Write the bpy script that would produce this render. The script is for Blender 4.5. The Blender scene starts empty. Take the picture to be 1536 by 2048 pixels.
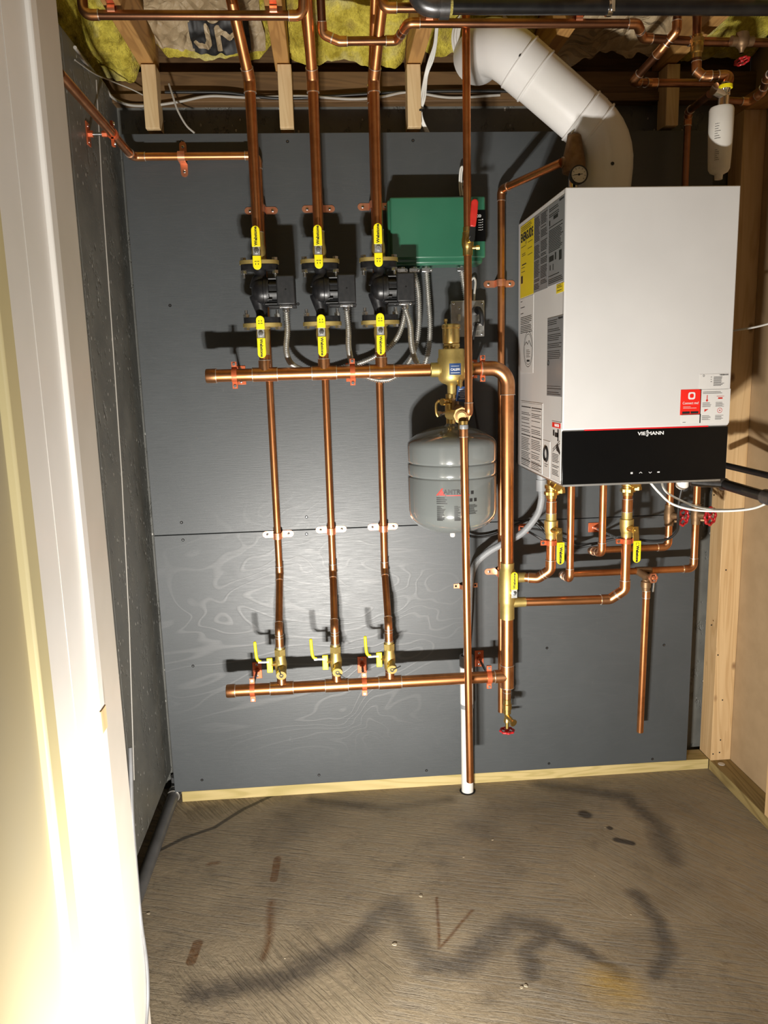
import bpy, math, random
from mathutils import Vector, Matrix, noise
random.seed(7)
COL = bpy.context.scene.collection
PI = math.pi
# ------------------------------------------------------------------ camera calibration (fitted once, metres)
CAM = Vector((.815, -2.4758, 1.4316)); YAW, PITCH, ROLL, FPX = .0679, .1782, -.0274, 1541.9
_f = Vector((math.sin(YAW)*math.cos(PITCH), math.cos(YAW)*math.cos(PITCH), -math.sin(PITCH)))
_r = Vector((math.cos(YAW), -math.sin(YAW), 0)); _u = _r.cross(_f)
RR = math.cos(ROLL)*_r+math.sin(ROLL)*_u; UU = -math.sin(ROLL)*_r+math.cos(ROLL)*_u
def ray(px, py): return (px-768)/FPX*RR-(py-1024)/FPX*UU+_f
def at(px, py, d):
    v = ray(px, py); return CAM+v*((-d-CAM.y)/v.y)
def atX(px, py, X):
    v = ray(px, py); return CAM+v*((X-CAM.x)/v.x)
def atZ(px, py, Z):
    v = ray(px, py); return CAM+v*((Z-CAM.z)/v.z)
# ------------------------------------------------------------------ materials
class NT:
    def __init__(s, name):
        s.m = bpy.data.materials.new(name); s.m.use_nodes = True
        s.t = s.m.node_tree; s.b = s.t.nodes['Principled BSDF']; s.co = None
    def n(s, typ, **kw):
        nd = s.t.nodes.new(typ)
        for k, v in kw.items():
            if k in nd.bl_rna.properties: setattr(nd, k, v)
        return nd
    def l(s, a, b): s.t.links.new(a, b)
    def obj(s, scale=(1, 1, 1)):
        if s.co is None: s.co = s.n('ShaderNodeTexCoord').outputs['Object']
        if scale == (1, 1, 1): return s.co
        mp = s.n('ShaderNodeMapping'); mp.inputs['Scale'].default_value = scale
        s.l(s.co, mp.inputs[0]); return mp.outputs[0]
    def noise(s, scale, detail=4, rough=.55, vec=None, dist=0):
        nd = s.n('ShaderNodeTexNoise'); nd.inputs['Scale'].default_value = scale; nd.inputs['Detail'].default_value = detail
        nd.inputs['Roughness'].default_value = rough; nd.inputs['Distortion'].default_value = dist
        s.l(vec or s.obj(), nd.inputs['Vector']); return nd.outputs['Fac']
    def math(s, op, a, b=None, c=None, clamp=False):
        nd = s.n('ShaderNodeMath'); nd.operation = op; nd.use_clamp = clamp
        for i, v in enumerate((a, b, c)):
            if v is None: continue
            if isinstance(v, (int, float)): nd.inputs[i].default_value = v
            else: s.l(v, nd.inputs[i])
        return nd.outputs[0]
    def ramp(s, v, a, b, lo=0., hi=1.):
        nd = s.n('ShaderNodeMapRange'); nd.clamp = True
        for i, x in enumerate((v, a, b, lo, hi)):
            if isinstance(x, (int, float)): nd.inputs[i].default_value = x
            else: s.l(x, nd.inputs[i])
        return nd.outputs[0]
    def mix(s, f, a, b):
        nd = s.n('ShaderNodeMix'); nd.data_type = 'RGBA'
        for i, x in ((0, f), (6, a), (7, b)):
            if isinstance(x, (int, float)): nd.inputs[i].default_value = x
            elif isinstance(x, tuple): nd.inputs[i].default_value = (*x, 1)
            else: s.l(x, nd.inputs[i])
        return nd.outputs[2]
    def col(s, c):
        if isinstance(c, tuple): s.b.inputs['Base Color'].default_value = (*c, 1)
        else: s.l(c, s.b.inputs['Base Color'])
    def rough(s, c):
        if isinstance(c, (int, float)): s.b.inputs['Roughness'].default_value = c
        else: s.l(c, s.b.inputs['Roughness'])
    def bump(s, h, strength=.3, dist=.002):
        nd = s.n('ShaderNodeBump'); nd.inputs['Strength'].default_value = strength; nd.inputs['Distance'].default_value = dist
        s.l(h, nd.inputs['Height']); s.l(nd.outputs[0], s.b.inputs['Normal'])
def simple(name, c1, c2=None, rough=.5, metal=0., ns=20, bs=None, bstr=.2, spec=None, coat=0, dist=.001, r2=None, lo=.4, hi=.65):
    t = NT(name); nf = t.noise(ns)
    t.col(t.mix(t.ramp(nf, lo, hi), c1, c2) if c2 else t.mix(t.ramp(nf, .3, .7), tuple(x*.93 for x in c1), c1))
    t.rough(t.ramp(nf, .3, .7, rough, r2 if r2 is not None else rough*1.15)); t.b.inputs['Metallic'].default_value = metal
    if spec is not None: t.b.inputs['Specular IOR Level'].default_value = spec
    if coat: t.b.inputs['Coat Weight'].default_value = coat; t.b.inputs['Coat Roughness'].default_value = .08
    if bs: t.bump(t.noise(bs), bstr, dist)
    return t.m
M = {}
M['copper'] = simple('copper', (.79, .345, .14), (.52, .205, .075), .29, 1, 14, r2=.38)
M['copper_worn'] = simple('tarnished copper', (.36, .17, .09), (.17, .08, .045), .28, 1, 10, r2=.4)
M['copper_fit'] = simple('copper fitting', (.76, .38, .18), (.5, .21, .085), .28, 1, 30, r2=.4)
M['clip'] = simple('copper plated clip', (.85, .38, .22), (.7, .28, .15), .33, .85, 40)
M['clip_red'] = simple('copper epoxy hanger', (.62, .14, .05), (.5, .11, .04), .38, .45, 40)
M['solder'] = simple('solder', (.82, .78, .7), None, .3, .9, 60)
M['brass'] = simple('brass', (.78, .56, .2), (.62, .42, .13), .26, 1, 25, r2=.36)
M['brass_cast'] = simple('cast brass', (.62, .48, .17), (.5, .38, .13), .46, .9, 30, bs=300, bstr=.15, dist=.0004)
M['bronze'] = simple('dull bronze', (.27, .17, .09), (.2, .12, .06), .45, .7, 40, bs=300, bstr=.2, dist=.0005)
M['bronze_warm'] = simple('rough red brass', (.55, .34, .15), (.42, .26, .11), .55, .75, 40)
M['steel'] = simple('zinc plated steel', (.75, .76, .77), (.55, .56, .57), .25, 1, 60)
M['chrome'] = simple('chrome', (.8, .8, .8), None, .12, 1, 30)
M['iron'] = simple('black iron pipe', (.008, .008, .009), (.014, .014, .014), .3, 0, 30, bs=120, bstr=.2, dist=.0004)
M['iron_grey'] = simple('grey malleable iron', (.16, .16, .165), (.1, .1, .1), .33, .8, 40, bs=150, bstr=.3, dist=.0005)
M['pump'] = simple('black cast iron enamel', (.009, .009, .010), (.016, .016, .017), .32, 0, 60, bs=260, bstr=.25, dist=.0006, spec=.4)
M['plastic'] = simple('black plastic', (.013, .014, .015), (.018, .018, .019), .45, 0, 90, bs=500, bstr=.15, dist=.0003)
M['gloss_black'] = simple('glossy black glass panel', (.004, .004, .004), None, .22, 0, 5, spec=.3)
M['rubber'] = simple('black cable jacket', (.015, .015, .015), None, .4, 0, 30)
M['yellow'] = simple('yellow vinyl grip', (.9, .78, .01), (.84, .7, .008), .38, 0, 40)
M['red_grip'] = simple('red vinyl grip', (.55, .03, .02), (.48, .02, .015), .35, 0, 40)
M['red_wheel'] = simple('red enamelled iron', (.5, .015, .02), (.38, .01, .015), .32, 0, 60, coat=.3)
M['white_enamel'] = simple('white enamel', (.62, .615, .605), None, .38, 0, 4, bs=900, bstr=.04, dist=.0002)
M['white_pvc'] = simple('white plastic pipe', (.78, .77, .73), (.74, .72, .67), .32, 0, 8)
M['vent_white'] = simple('white vent plastic', (.8, .79, .77), (.75, .74, .71), .3, 0, 5)
M['filter_white'] = simple('milky white plastic', (.72, .7, .64), (.65, .62, .56), .4, 0, 12)
M['wire_white'] = simple('white cable jacket', (.8, .8, .76), None, .4, 0, 20)
M['wire_grey'] = simple('greyish cable jacket', (.4, .38, .34), None, .5, 0, 20)
M['grey_pvc'] = simple('grey plastic', (.26, .27, .28), (.22, .23, .24), .45, 0, 20)
M['dark_grey'] = simple('dark grey plastic pipe', (.11, .11, .112), (.085, .085, .085), .4, 0, 20)
M['tank'] = simple('grey glossy tank enamel', (.15, .163, .16), (.142, .155, .15), .16, 0, 3, coat=.5)
M['green'] = simple('green enamel', (.03, .145, .083), (.026, .13, .075), .3, 0, 6, bs=500, bstr=.08, dist=.0002, coat=.2)
M['galv'] = simple('galvanized steel', (.68, .68, .65), (.5, .5, .48), .32, .9, 50, r2=.45)
M['ivory'] = simple('ivory plastic', (.7, .66, .52), None, .4)
M['blue'] = simple('blue label', (.02, .06, .18), (.015, .045, .14), .4, 0, 60)
M['ink'] = simple('black ink', (.012, .012, .012), None, .5)
M['ink_grey'] = simple('grey ink', (.1, .1, .1), None, .5)
M['white_ink'] = simple('white ink', (.75, .75, .75), None, .5)
M['red_ink'] = simple('red ink', (.55, .03, .02), None, .45)
M['red_label'] = simple('red sticker', (.8, .02, .012), None, .4)
M['paper'] = simple('white sticker', (.66, .65, .63), None, .4, 0, 5)
M['paper_grey'] = simple('silver grey sticker', (.2, .205, .21), (.18, .185, .19), .35, 0, 5)
M['paper_yellow'] = simple('yellow sticker', (.72, .56, .01), None, .4, 0, 5)
M['crumb'] = simple('pale wood chip', (.5, .42, .3), None, .8)
M['dial'] = simple('dial face', (.75, .72, .65), None, .4)
M['hole'] = simple('dark opening', (.004, .004, .004), None, .9)
M['drywall'] = simple('brown drywall paper', (.40, .28, .155), (.36, .25, .135), .85, 0, 12, bs=400, bstr=.2, dist=.0004)
M['trim'] = simple('white painted wood', (.74, .72, .69), (.68, .66, .62), .35, 0, 3, bs=60, bstr=.08, dist=.0006)
M['jamb'] = simple('taupe painted jamb', (.52, .48, .42), (.46, .42, .36), .38, 0, 3, bs=60, bstr=.08, dist=.0006)
M['cream'] = simple('cream paint', (.56, .49, .27), (.5, .44, .25), .5, 0, 2)
M['cream_wall'] = simple('cream wall paint', (.38, .32, .19), (.34, .3, .2), .6, 0, 2, bs=200, bstr=.08, dist=.0005)
def wood(name, c1, c2, axis, knot=False, rough=.6, dark=None):
    t = NT(name); sc = [42, 42, 42]; sc[axis] = 2.2
    n1 = t.noise(1, 5, .6, t.obj(tuple(sc)), .4)
    sc2 = [9, 9, 9]; sc2[axis] = .9
    n2 = t.noise(1, 2, .5, t.obj(tuple(sc2)), 1.2)
    w = t.math('SINE', t.math('MULTIPLY', n2, 60.)); w = t.ramp(w, -.2, 1, 0, .55)
    c = t.mix(t.math('ADD', t.ramp(n1, .35, .7, 0, .6), w, clamp=True), c1, c2)
    if knot:
        v = t.n('ShaderNodeTexVoronoi'); v.inputs['Scale'].default_value = 1.
        sk = [11, 11, 11]; sk[axis] = 6.5
        t.l(t.obj(tuple(sk)), v.inputs['Vector'])
        c = t.mix(t.ramp(v.outputs['Distance'], .05, .13, .85, 0), c, (.16, .07, .025))
    t.col(c); t.rough(rough); t.bump(n1, .25, .0008); return t.m
M['pine_z'] = wood('pine stud', (.66, .46, .24), (.52, .33, .15), 2, True)
M['pine_block'] = wood('pale pine block', (.70, .53, .30), (.58, .40, .2), 2, True)
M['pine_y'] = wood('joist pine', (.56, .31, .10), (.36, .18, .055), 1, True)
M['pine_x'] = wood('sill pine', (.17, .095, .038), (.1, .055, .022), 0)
M['plate_x'] = wood('treated plate', (.60, .47, .22), (.42, .33, .12), 0)
M['plate_y'] = wood('treated floor plate', (.36, .27, .11), (.2, .14, .05), 1)
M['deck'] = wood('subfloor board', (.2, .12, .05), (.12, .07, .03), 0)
def insul():
    t = NT('yellow fibreglass'); n = t.noise(22, 6, .65); n2 = t.noise(140, 3, .6, t.obj((1, .35, 1)), 1)
    c = t.mix(t.ramp(n, .35, .62), (.34, .265, .02), (.72, .61, .085)); c = t.mix(t.ramp(t.noise(7), .5, .66), c, (.66, .6, .27)); c = t.mix(t.ramp(t.noise(11, 3), .58, .7), c, (.3, .22, .05))
    t.col(c); t.rough(.95); t.bump(t.math('ADD', n, t.math('MULTIPLY', n2, .6)), 1., .011); return t.m
M['insul'] = insul()
def kraft():
    t = NT('kraft paper'); n = t.noise(16, 5, .6)
    t.col(t.mix(t.ramp(n, .35, .65), (.34, .25, .14), (.46, .36, .22))); t.rough(.55)
    v = t.n('ShaderNodeTexVoronoi'); v.feature = 'DISTANCE_TO_EDGE'; v.inputs['Scale'].default_value = 17
    nz = t.n('ShaderNodeTexNoise'); nz.inputs['Scale'].default_value = 5; t.l(t.obj(), nz.inputs['Vector'])
    ad = t.n('ShaderNodeVectorMath'); ad.operation = 'MULTIPLY_ADD'; t.l(nz.outputs['Color'], ad.inputs[0]); ad.inputs[1].default_value = (.3, .3, .3); t.l(t.obj(), ad.inputs[2])
    t.l(ad.outputs[0], v.inputs['Vector'])
    t.bump(t.math('ADD', t.ramp(v.outputs['Distance'], 0, .3), n), .8, .012); return t.m
M['kraft'] = kraft()
def concrete_wall():
    t = NT('dark painted concrete'); n = t.noise(9, 6, .6); sp = t.noise(90, 3, .7, t.obj((1, 1.3, .5)))
    vo = t.n('ShaderNodeTexVoronoi'); vo.inputs['Scale'].default_value = 1; vo.inputs['Randomness'].default_value = 1; t.l(t.obj((38, 60, 26)), vo.inputs['Vector'])
    speck = t.math('MULTIPLY', t.ramp(vo.outputs['Distance'], .10, .16, 1, 0), t.ramp(t.noise(6, 3), .47, .55)); c = t.mix(t.ramp(n, .35, .7), (.105, .105, .094), (.15, .15, .134))
    c = t.mix(speck, c, (.5, .49, .45)); t.col(c); t.rough(t.ramp(n, .3, .7, .45, .65))
    pit = t.noise(32, 4, .7, t.obj((1, 1, .45)))
    t.bump(t.math('SUBTRACT', t.math('ADD', t.ramp(pit, .3, .42, 0, 1), t.math('MULTIPLY', n, .6)), speck), .8, .005); return t.m
M['conc_wall'] = concrete_wall()
def plywood():
    t = NT('dark grey painted plywood')
    g = t.noise(1, 6, .7, t.obj((16, 16, 330)))
    f1 = t.noise(1, 2, .45, t.obj((1.7, 1, 3.9)), .9)
    con = t.math('SINE', t.math('MULTIPLY', f1, 95.)); con = t.ramp(con, .72, 1)
    dm = t.n('ShaderNodeMapping'); dm.inputs['Location'].default_value = (-.72*1.7, 0, -.60*2.1); dm.inputs['Scale'].default_value = (1.7, 0, 2.1); t.l(t.obj(), dm.inputs[0])
    ln = t.n('ShaderNodeVectorMath'); ln.operation = 'LENGTH'; t.l(dm.outputs[0], ln.inputs[0]); patch = t.ramp(ln.outputs['Value'], .45, 1.0, 1, .05)
    con = t.math('MULTIPLY', con, patch)
    wear = t.math('MULTIPLY', t.ramp(t.noise(1, 7, .75, t.obj((60, 60, 22))), .60, .72), t.ramp(t.noise(2.6), .5, .66))
    base = t.mix(t.ramp(t.noise(3), .3, .7), (.058, .064, .067), (.070, .077, .081))
    c = t.mix(t.math('MULTIPLY', con, .26), base, (.24, .24, .24)); c = t.mix(t.math('MULTIPLY', wear, .16), c, (.36, .36, .35))
    t.col(c); t.rough(t.ramp(g, .3, .7, .36, .5))
    t.b.inputs['Specular IOR Level'].default_value = .52; t.bump(t.math('ADD', t.math('MULTIPLY', g, .55), t.math('MULTIPLY', con, .3)), .42, .0012); return t.m
M['ply'] = plywood()
def floor_mat():
    t = NT('trowelled concrete floor'); P = t.obj()
    nz = t.n('ShaderNodeTexNoise'); nz.inputs['Scale'].default_value = 3.2; nz.inputs['Detail'].default_value = 5; t.l(P, nz.inputs['Vector'])
    def warp(amt):
        a = t.n('ShaderNodeVectorMath'); a.operation = 'SUBTRACT'; t.l(nz.outputs['Color'], a.inputs[0]); a.inputs[1].default_value = (.5, .5, .5)
        b = t.n('ShaderNodeVectorMath'); b.operation = 'MULTIPLY_ADD'; t.l(a.outputs[0], b.inputs[0]); b.inputs[1].default_value = (amt, amt, 0); t.l(P, b.inputs[2]); return b.outputs[0]
    PW = warp(.09)
    def seg(px1, px2, w, soft=.5, vec=None):
        a = atZ(*px1, 0); b = atZ(*px2, 0); a.z = b.z = 0; d = b-a; L2 = max(d.length_squared, 1e-6)
        s1 = t.n('ShaderNodeVectorMath'); s1.operation = 'SUBTRACT'; t.l(vec or PW, s1.inputs[0]); s1.inputs[1].default_value = a
        dt = t.n('ShaderNodeVectorMath'); dt.operation = 'DOT_PRODUCT'; t.l(s1.outputs[0], dt.inputs[0]); dt.inputs[1].default_value = d/L2
        h = t.math('ADD', dt.outputs['Value'], 0., clamp=True)
        sc = t.n('ShaderNodeVectorMath'); sc.operation = 'SCALE'; sc.inputs[0].default_value = d; t.l(h, sc.inputs['Scale'])
        s2 = t.n('ShaderNodeVectorMath'); s2.operation = 'DISTANCE'; t.l(s1.outputs[0], s2.inputs[0]); t.l(sc.outputs[0], s2.inputs[1])
        return t.ramp(s2.outputs['Value'], w*(1-soft), w*(1+soft), 1, 0)
    def chain(pts, w, soft=.5, vec=None):
        o = None
        for a, b in zip(pts, pts[1:]):
            m = seg(a, b, w, soft, vec); o = m if o is None else t.math('MAXIMUM', o, m)
        return o
    n1 = t.noise(5, 6, .65); n3 = t.noise(60, 5, .7)
    base = t.mix(t.ramp(n1, .3, .7), (.28, .225, .15), (.40, .325, .22)); base = t.mix(t.ramp(n3, .4, .75, 0, .35), base, (.42, .345, .24))
    m1 = t.math('MAXIMUM', chain([(400, 1985), (560, 1960), (700, 1895), (790, 1800), (850, 1925), (920, 1925), (1020, 1840), (1090, 1865)], .034, .9), chain([(1090, 1870), (1040, 1900), (1060, 1950)], .022, .8))
    m1 = t.math('MAXIMUM', m1, chain([(1090, 1870), (1160, 1900), (1230, 1945)], .02, .9))
    m1 = t.math('MAXIMUM', m1, chain([(1270, 1790), (1325, 1850), (1345, 1910), (1310, 1950)], .022, .9))
    m1 = t.math('MAXIMUM', m1, chain([(620, 1600), (780, 1615), (900, 1600)], .02, 1))
    m1 = t.math('MAXIMUM', m1, chain([(1080, 1570), (1250, 1590), (1320, 1650), (1350, 1720)], .03, 1))
    m1 = t.math('MULTIPLY', t.ramp(t.math('ADD', m1, t.math('MULTIPLY', t.math('SUBTRACT', t.noise(26, 6, .75), .5), 1.1)), .15, .85), t.ramp(n3, .25, .6, .65, 1))
    c = t.mix(t.math('MULTIPLY', m1, .8), base, (.055, .047, .043))
    n5 = t.noise(2.2, 4, .6); c = t.mix(t.ramp(n5, .48, .72, 0, .5), c, (.12, .092, .06)); n6 = t.noise(1.4, 3, .6, PW); c = t.mix(t.ramp(n6, .52, .7, 0, .5), c, (.40, .33, .22)); n7 = t.noise(9, 6, .75, PW); c = t.mix(t.ramp(n7, .54, .68, 0, .4), c, (.10, .08, .055))
    PS = warp(.02)
    oil = t.math('MAXIMUM', chain([(1235, 1680), (1265, 1687)], .012, .3, PS), seg((1168, 1628), (1172, 1630), .02, .3, PS)); oil = t.math('MAXIMUM', oil, seg((1220, 1656), (1222, 1657), .009, .3, PS))
    c = t.mix(t.math('MULTIPLY', oil, .93), c, (.035, .025, .018))
    crack = chain([(315, 1702), (370, 1675), (430, 1655), (490, 1618), (560, 1585)], .0075, .3, PS); c = t.mix(t.math('MULTIPLY', crack, .88), c, (.05, .042, .033))
    rust = t.math('MAXIMUM', chain([(555, 1718), (547, 1760)], .011, .15, PS), chain([(397, 1885), (384, 1922)], .013, .15, PS))
    rust = t.math('MAXIMUM', rust, chain([(546, 1800), (541, 1850), (530, 1912)], .009, .9)); rust = t.math('MAXIMUM', rust, t.math('MAXIMUM', chain([(875, 1795), (878, 1895), (945, 1820)], .004, .7, PS), chain([(425, 1725), (440, 1722)], .008, .8)))
    c = t.mix(t.math('MULTIPLY', t.math('MULTIPLY', rust, t.ramp(n3, .3, .6, .5, 1)), .9), c, (.15, .065, .018))
    yel = seg((1205, 1962), (1235, 1975), .04, .9); c = t.mix(t.math('MULTIPLY', yel, .6), c, (.5, .3, .03))
    # trowel marks : stretched noise whose direction changes between patches
    def streak(ang, a, b):
        mp = t.n('ShaderNodeMapping'); mp.vector_type = 'TEXTURE'; mp.inputs['Rotation'].default_value = (0, 0, ang); mp.inputs['Scale'].default_value = (.34, .017, 1)
        t.l(warp(.03), mp.inputs[0]); return t.noise(2.2, 5, .68, mp.outputs[0])
    k = t.noise(1.1, 1, .5); s1 = streak(-.95, 0, 0); s2 = streak(-.28, 0, 0)
    mm = t.n('ShaderNodeMix'); t.l(t.ramp(k, .47, .53), mm.inputs[0]); t.l(s1, mm.inputs[2]); t.l(s2, mm.inputs[3])
    st = t.ramp(mm.outputs[0], .32, .5)
    c = t.mix(t.math('MULTIPLY', t.math('MULTIPLY', t.ramp(mm.outputs[0], .34, .43, 1, 0), t.ramp(t.noise(4, 3), .4, .6)), .5), c, (.12, .095, .07))
    t.col(c); t.rough(t.ramp(n1, .3, .7, .5, .7)); t.bump(t.math('ADD', t.math('MULTIPLY', st, .8), t.math('MULTIPLY', n3, .45)), .95, .005)
    return t.m
M['floor'] = floor_mat()
def emis(name, c, s):
    t = NT(name); t.col(c); t.b.inputs['Emission Color'].default_value = (*c, 1); t.b.inputs['Emission Strength'].default_value = s; return t.m
M['led_red'] = emis('red light bar', (.7, .01, .015), .25)
# ------------------------------------------------------------------ mesh builder
X_, Y_, Z_ = Vector((1, 0, 0)), Vector((0, 1, 0)), Vector((0, 0, 1))
def frame(d):
    d = d.normalized(); a = Z_ if abs(d.z) < .9 else X_
    u = a.cross(d).normalized(); return u, d.cross(u), d
class MB:
    def __init__(s): s.v = []; s.f = []; s.mi = []; s.cur = 0
    def add(s, vs, fs):
        o = len(s.v); s.v += [Vector(v) for v in vs]; s.f += [tuple(o+i for i in f) for f in fs]; s.mi += [s.cur]*len(fs); return s
    def slot(s, i): s.cur = i; return s
    def box(s, a, b):
        x0, y0, z0 = a; x1, y1, z1 = b; x0, x1 = sorted((x0, x1)); y0, y1 = sorted((y0, y1)); z0, z1 = sorted((z0, z1))
        return s.add([(x0,y0,z0),(x1,y0,z0),(x1,y1,z0),(x0,y1,z0),(x0,y0,z1),(x1,y0,z1),(x1,y1,z1),(x0,y1,z1)],
                     [(0,3,2,1),(4,5,6,7),(0,1,5,4),(1,2,6,5),(2,3,7,6),(3,0,4,7)])
    def obox(s, c, U, V, W, hu, hv, hw):
        c = Vector(c); vs = [c+U*hu*i+V*hv*j+W*hw*k for k in (-1, 1) for (i, j) in ((-1,-1),(1,-1),(1,1),(-1,1))]
        return s.add(vs, [(0,3,2,1),(4,5,6,7),(0,1,5,4),(1,2,6,5),(2,3,7,6),(3,0,4,7)])
    def sweep(s, pts, r, seg=16, cap=True):
        pts = [Vector(p) for p in pts]; n = len(pts)
        rs = r if isinstance(r, (list, tuple)) else [r]*n
        tang = [(pts[min(i+1, n-1)]-pts[max(i-1, 0)]).normalized() for i in range(n)]
        u, v, _ = frame(tang[0]); vs = []; fs = []
        for i in range(n):
            tt = tang[i]; u = (u-tt*u.dot(tt)).normalized(); v = tt.cross(u)
            for k in range(seg):
                a = 2*PI*k/seg; vs.append(pts[i]+(u*math.cos(a)+v*math.sin(a))*rs[i])
        for i in range(n-1):
            for k in range(seg):
                k2 = (k+1) % seg; fs.append((i*seg+k, i*seg+k2, (i+1)*seg+k2, (i+1)*seg+k))
        if cap: fs += [tuple(range(seg-1, -1, -1)), tuple((n-1)*seg+k for k in range(seg))]
        return s.add(vs, fs)
    def cyl(s, a, b, r, seg=16, r2=None): return s.sweep([a, b], [r, r if r2 is None else r2], seg)
    def tube(s, a, b, ro, ri, seg=20):
        a = Vector(a); b = Vector(b); return s.lathe(a, (b-a).normalized(), [(ri, 0), (ro, 0), (ro, (b-a).length), (ri, (b-a).length), (ri, 0)], seg)
    def lathe(s, base, axis, prof, seg=24):       # prof: (radius, height)
        u, v, d = frame(Vector(axis)); base = Vector(base); vs = []; fs = []; n = len(prof)
        for (r, h) in prof:
            for k in range(seg):
                a = 2*PI*k/seg; vs.append(base+d*h+(u*math.cos(a)+v*math.sin(a))*max(r, 1e-5))
        for i in range(n-1):
            for k in range(seg):
                k2 = (k+1) % seg; fs.append((i*seg+k, i*seg+k2, (i+1)*seg+k2, (i+1)*seg+k))
        return s.add(vs, fs)
    def ball(s, c, rx, ry=None, rz=None, seg=20, rings=12):
        ry = ry or rx; rz = rz or rx; vs = []; fs = []; c = Vector(c)
        for i in range(rings+1):
            p = PI*i/rings; rr = max(math.sin(p), 1e-4)
            for k in range(seg):
                a = 2*PI*k/seg; vs.append(c+Vector((rx*rr*math.cos(a), ry*rr*math.sin(a), -rz*math.cos(p))))
        for i in range(rings):
            for k in range(seg):
                k2 = (k+1) % seg; fs.append((i*seg+k, i*seg+k2, (i+1)*seg+k2, (i+1)*seg+k))
        return s.add(vs, fs)
    def prism(s, pts2, O, U, V, N, h):           # outline in (U,V), extruded by h along N
        O = Vector(O); n = len(pts2)
        vs = [O+U*a+V*b for a, b in pts2]+[O+U*a+V*b+N*h for a, b in pts2]
        fs = [tuple(range(n-1, -1, -1)), tuple(range(n, 2*n))]+[(i, (i+1) % n, n+(i+1) % n, n+i) for i in range(n)]
        if U.cross(V).dot(N) < 0: fs = [tuple(reversed(f)) for f in fs]
        return s.add(vs, fs)
    def hexn(s, a, b, r): return s.sweep([a, b], r, 6)
    def torus(s, c, axis, R, r, seg=28, rs=8, wob=0, nw=0):
        u, v, d = frame(Vector(axis)); c = Vector(c); vs = []; fs = []
        for i in range(seg):
            a = 2*PI*i/seg; Rr = R*(1+wob*math.cos(nw*a)); e = u*math.cos(a)+v*math.sin(a)
            for k in range(rs):
                b = 2*PI*k/rs; vs.append(c+e*(Rr+r*math.cos(b))+d*r*math.sin(b))
        for i in range(seg):
            for k in range(rs):
                i2 = (i+1) % seg; k2 = (k+1) % rs; fs.append((i*rs+k, i2*rs+k, i2*rs+k2, i*rs+k2))
        return s.add(vs, fs)
    def build(s, name, mats, parent=None, bev=0, label=None, smooth=True, ang=38):
        me = bpy.data.meshes.new(name); off = wloc(parent) if parent else Vector()
        if parent is None and s.v:
            lo = [min(v[i] for v in s.v) for i in range(3)]; hi = [max(v[i] for v in s.v) for i in range(3)]
            off = Vector(((lo[0]+hi[0])/2, (lo[1]+hi[1])/2, lo[2])) if name not in KEEP else Vector()
        me.from_pydata([v-off for v in s.v], [], s.f)
        if not isinstance(mats, (list, tuple)): mats = [mats]
        for m in mats: me.materials.append(M[m])
        me.polygons.foreach_set('material_index', s.mi); me.update()
        if smooth:
            me.shade_smooth(); me.set_sharp_from_angle(angle=math.radians(ang))
        o = bpy.data.objects.new(name, me); COL.objects.link(o)
        if parent: o.parent = parent
        else: o.location = off
        if bev:
            b = o.modifiers.new('bevel', 'BEVEL'); b.width = bev; b.segments = 2; b.limit_method = 'ANGLE'; b.angle_limit = math.radians(50)
        if label: o['label'] = label
        return o
KEEP = {'floor', 'plywood_panel'}
WL = {}
def wloc(o):
    p = Vector()
    while o: p = p+o.location; o = o.parent
    return p
def tag(o, label, cat, group=None, kind=None):
    o['label'] = label; o['category'] = cat
    if group: o['group'] = group
    if kind: o['kind'] = kind
    return o
def struct(name, mb, mat, label, cat, bev=0):
    return tag(mb.build(name, mat, None, bev), label, cat, kind='structure')
def thing(name, label, cat, loc, group=None):
    o = bpy.data.objects.new(name, None); COL.objects.link(o); o.location = loc; o.empty_display_size = .03
    return tag(o, label, cat, group)
def text_mesh(txt, size, ext=.0002, bold=0.):
    cu = bpy.data.curves.new('t', 'FONT'); cu.body = txt; cu.size = size; cu.align_x = 'CENTER'; cu.align_y = 'CENTER'; cu.extrude = ext; cu.offset = bold; cu.resolution_u = 3
    ob = bpy.data.objects.new('t', cu); COL.objects.link(ob); bpy.context.view_layer.update()
    me = bpy.data.meshes.new_from_object(ob); bpy.data.objects.remove(ob); bpy.data.curves.remove(cu); return me
def add_text(mb, txt, size, O, U, V, N, bold=0., sx=1., fn=None):
    me = text_mesh(txt, size, bold=bold); O = Vector(O) if not fn else None
    def m(v):
        if fn: return fn(v.x*sx, v.y, v.z)
        return O+U*(v.x*sx)+V*v.y+N*v.z
    mb.add([m(v.co) for v in me.vertices], [tuple(p.vertices) for p in me.polygons]); bpy.data.meshes.remove(me); return mb
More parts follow.
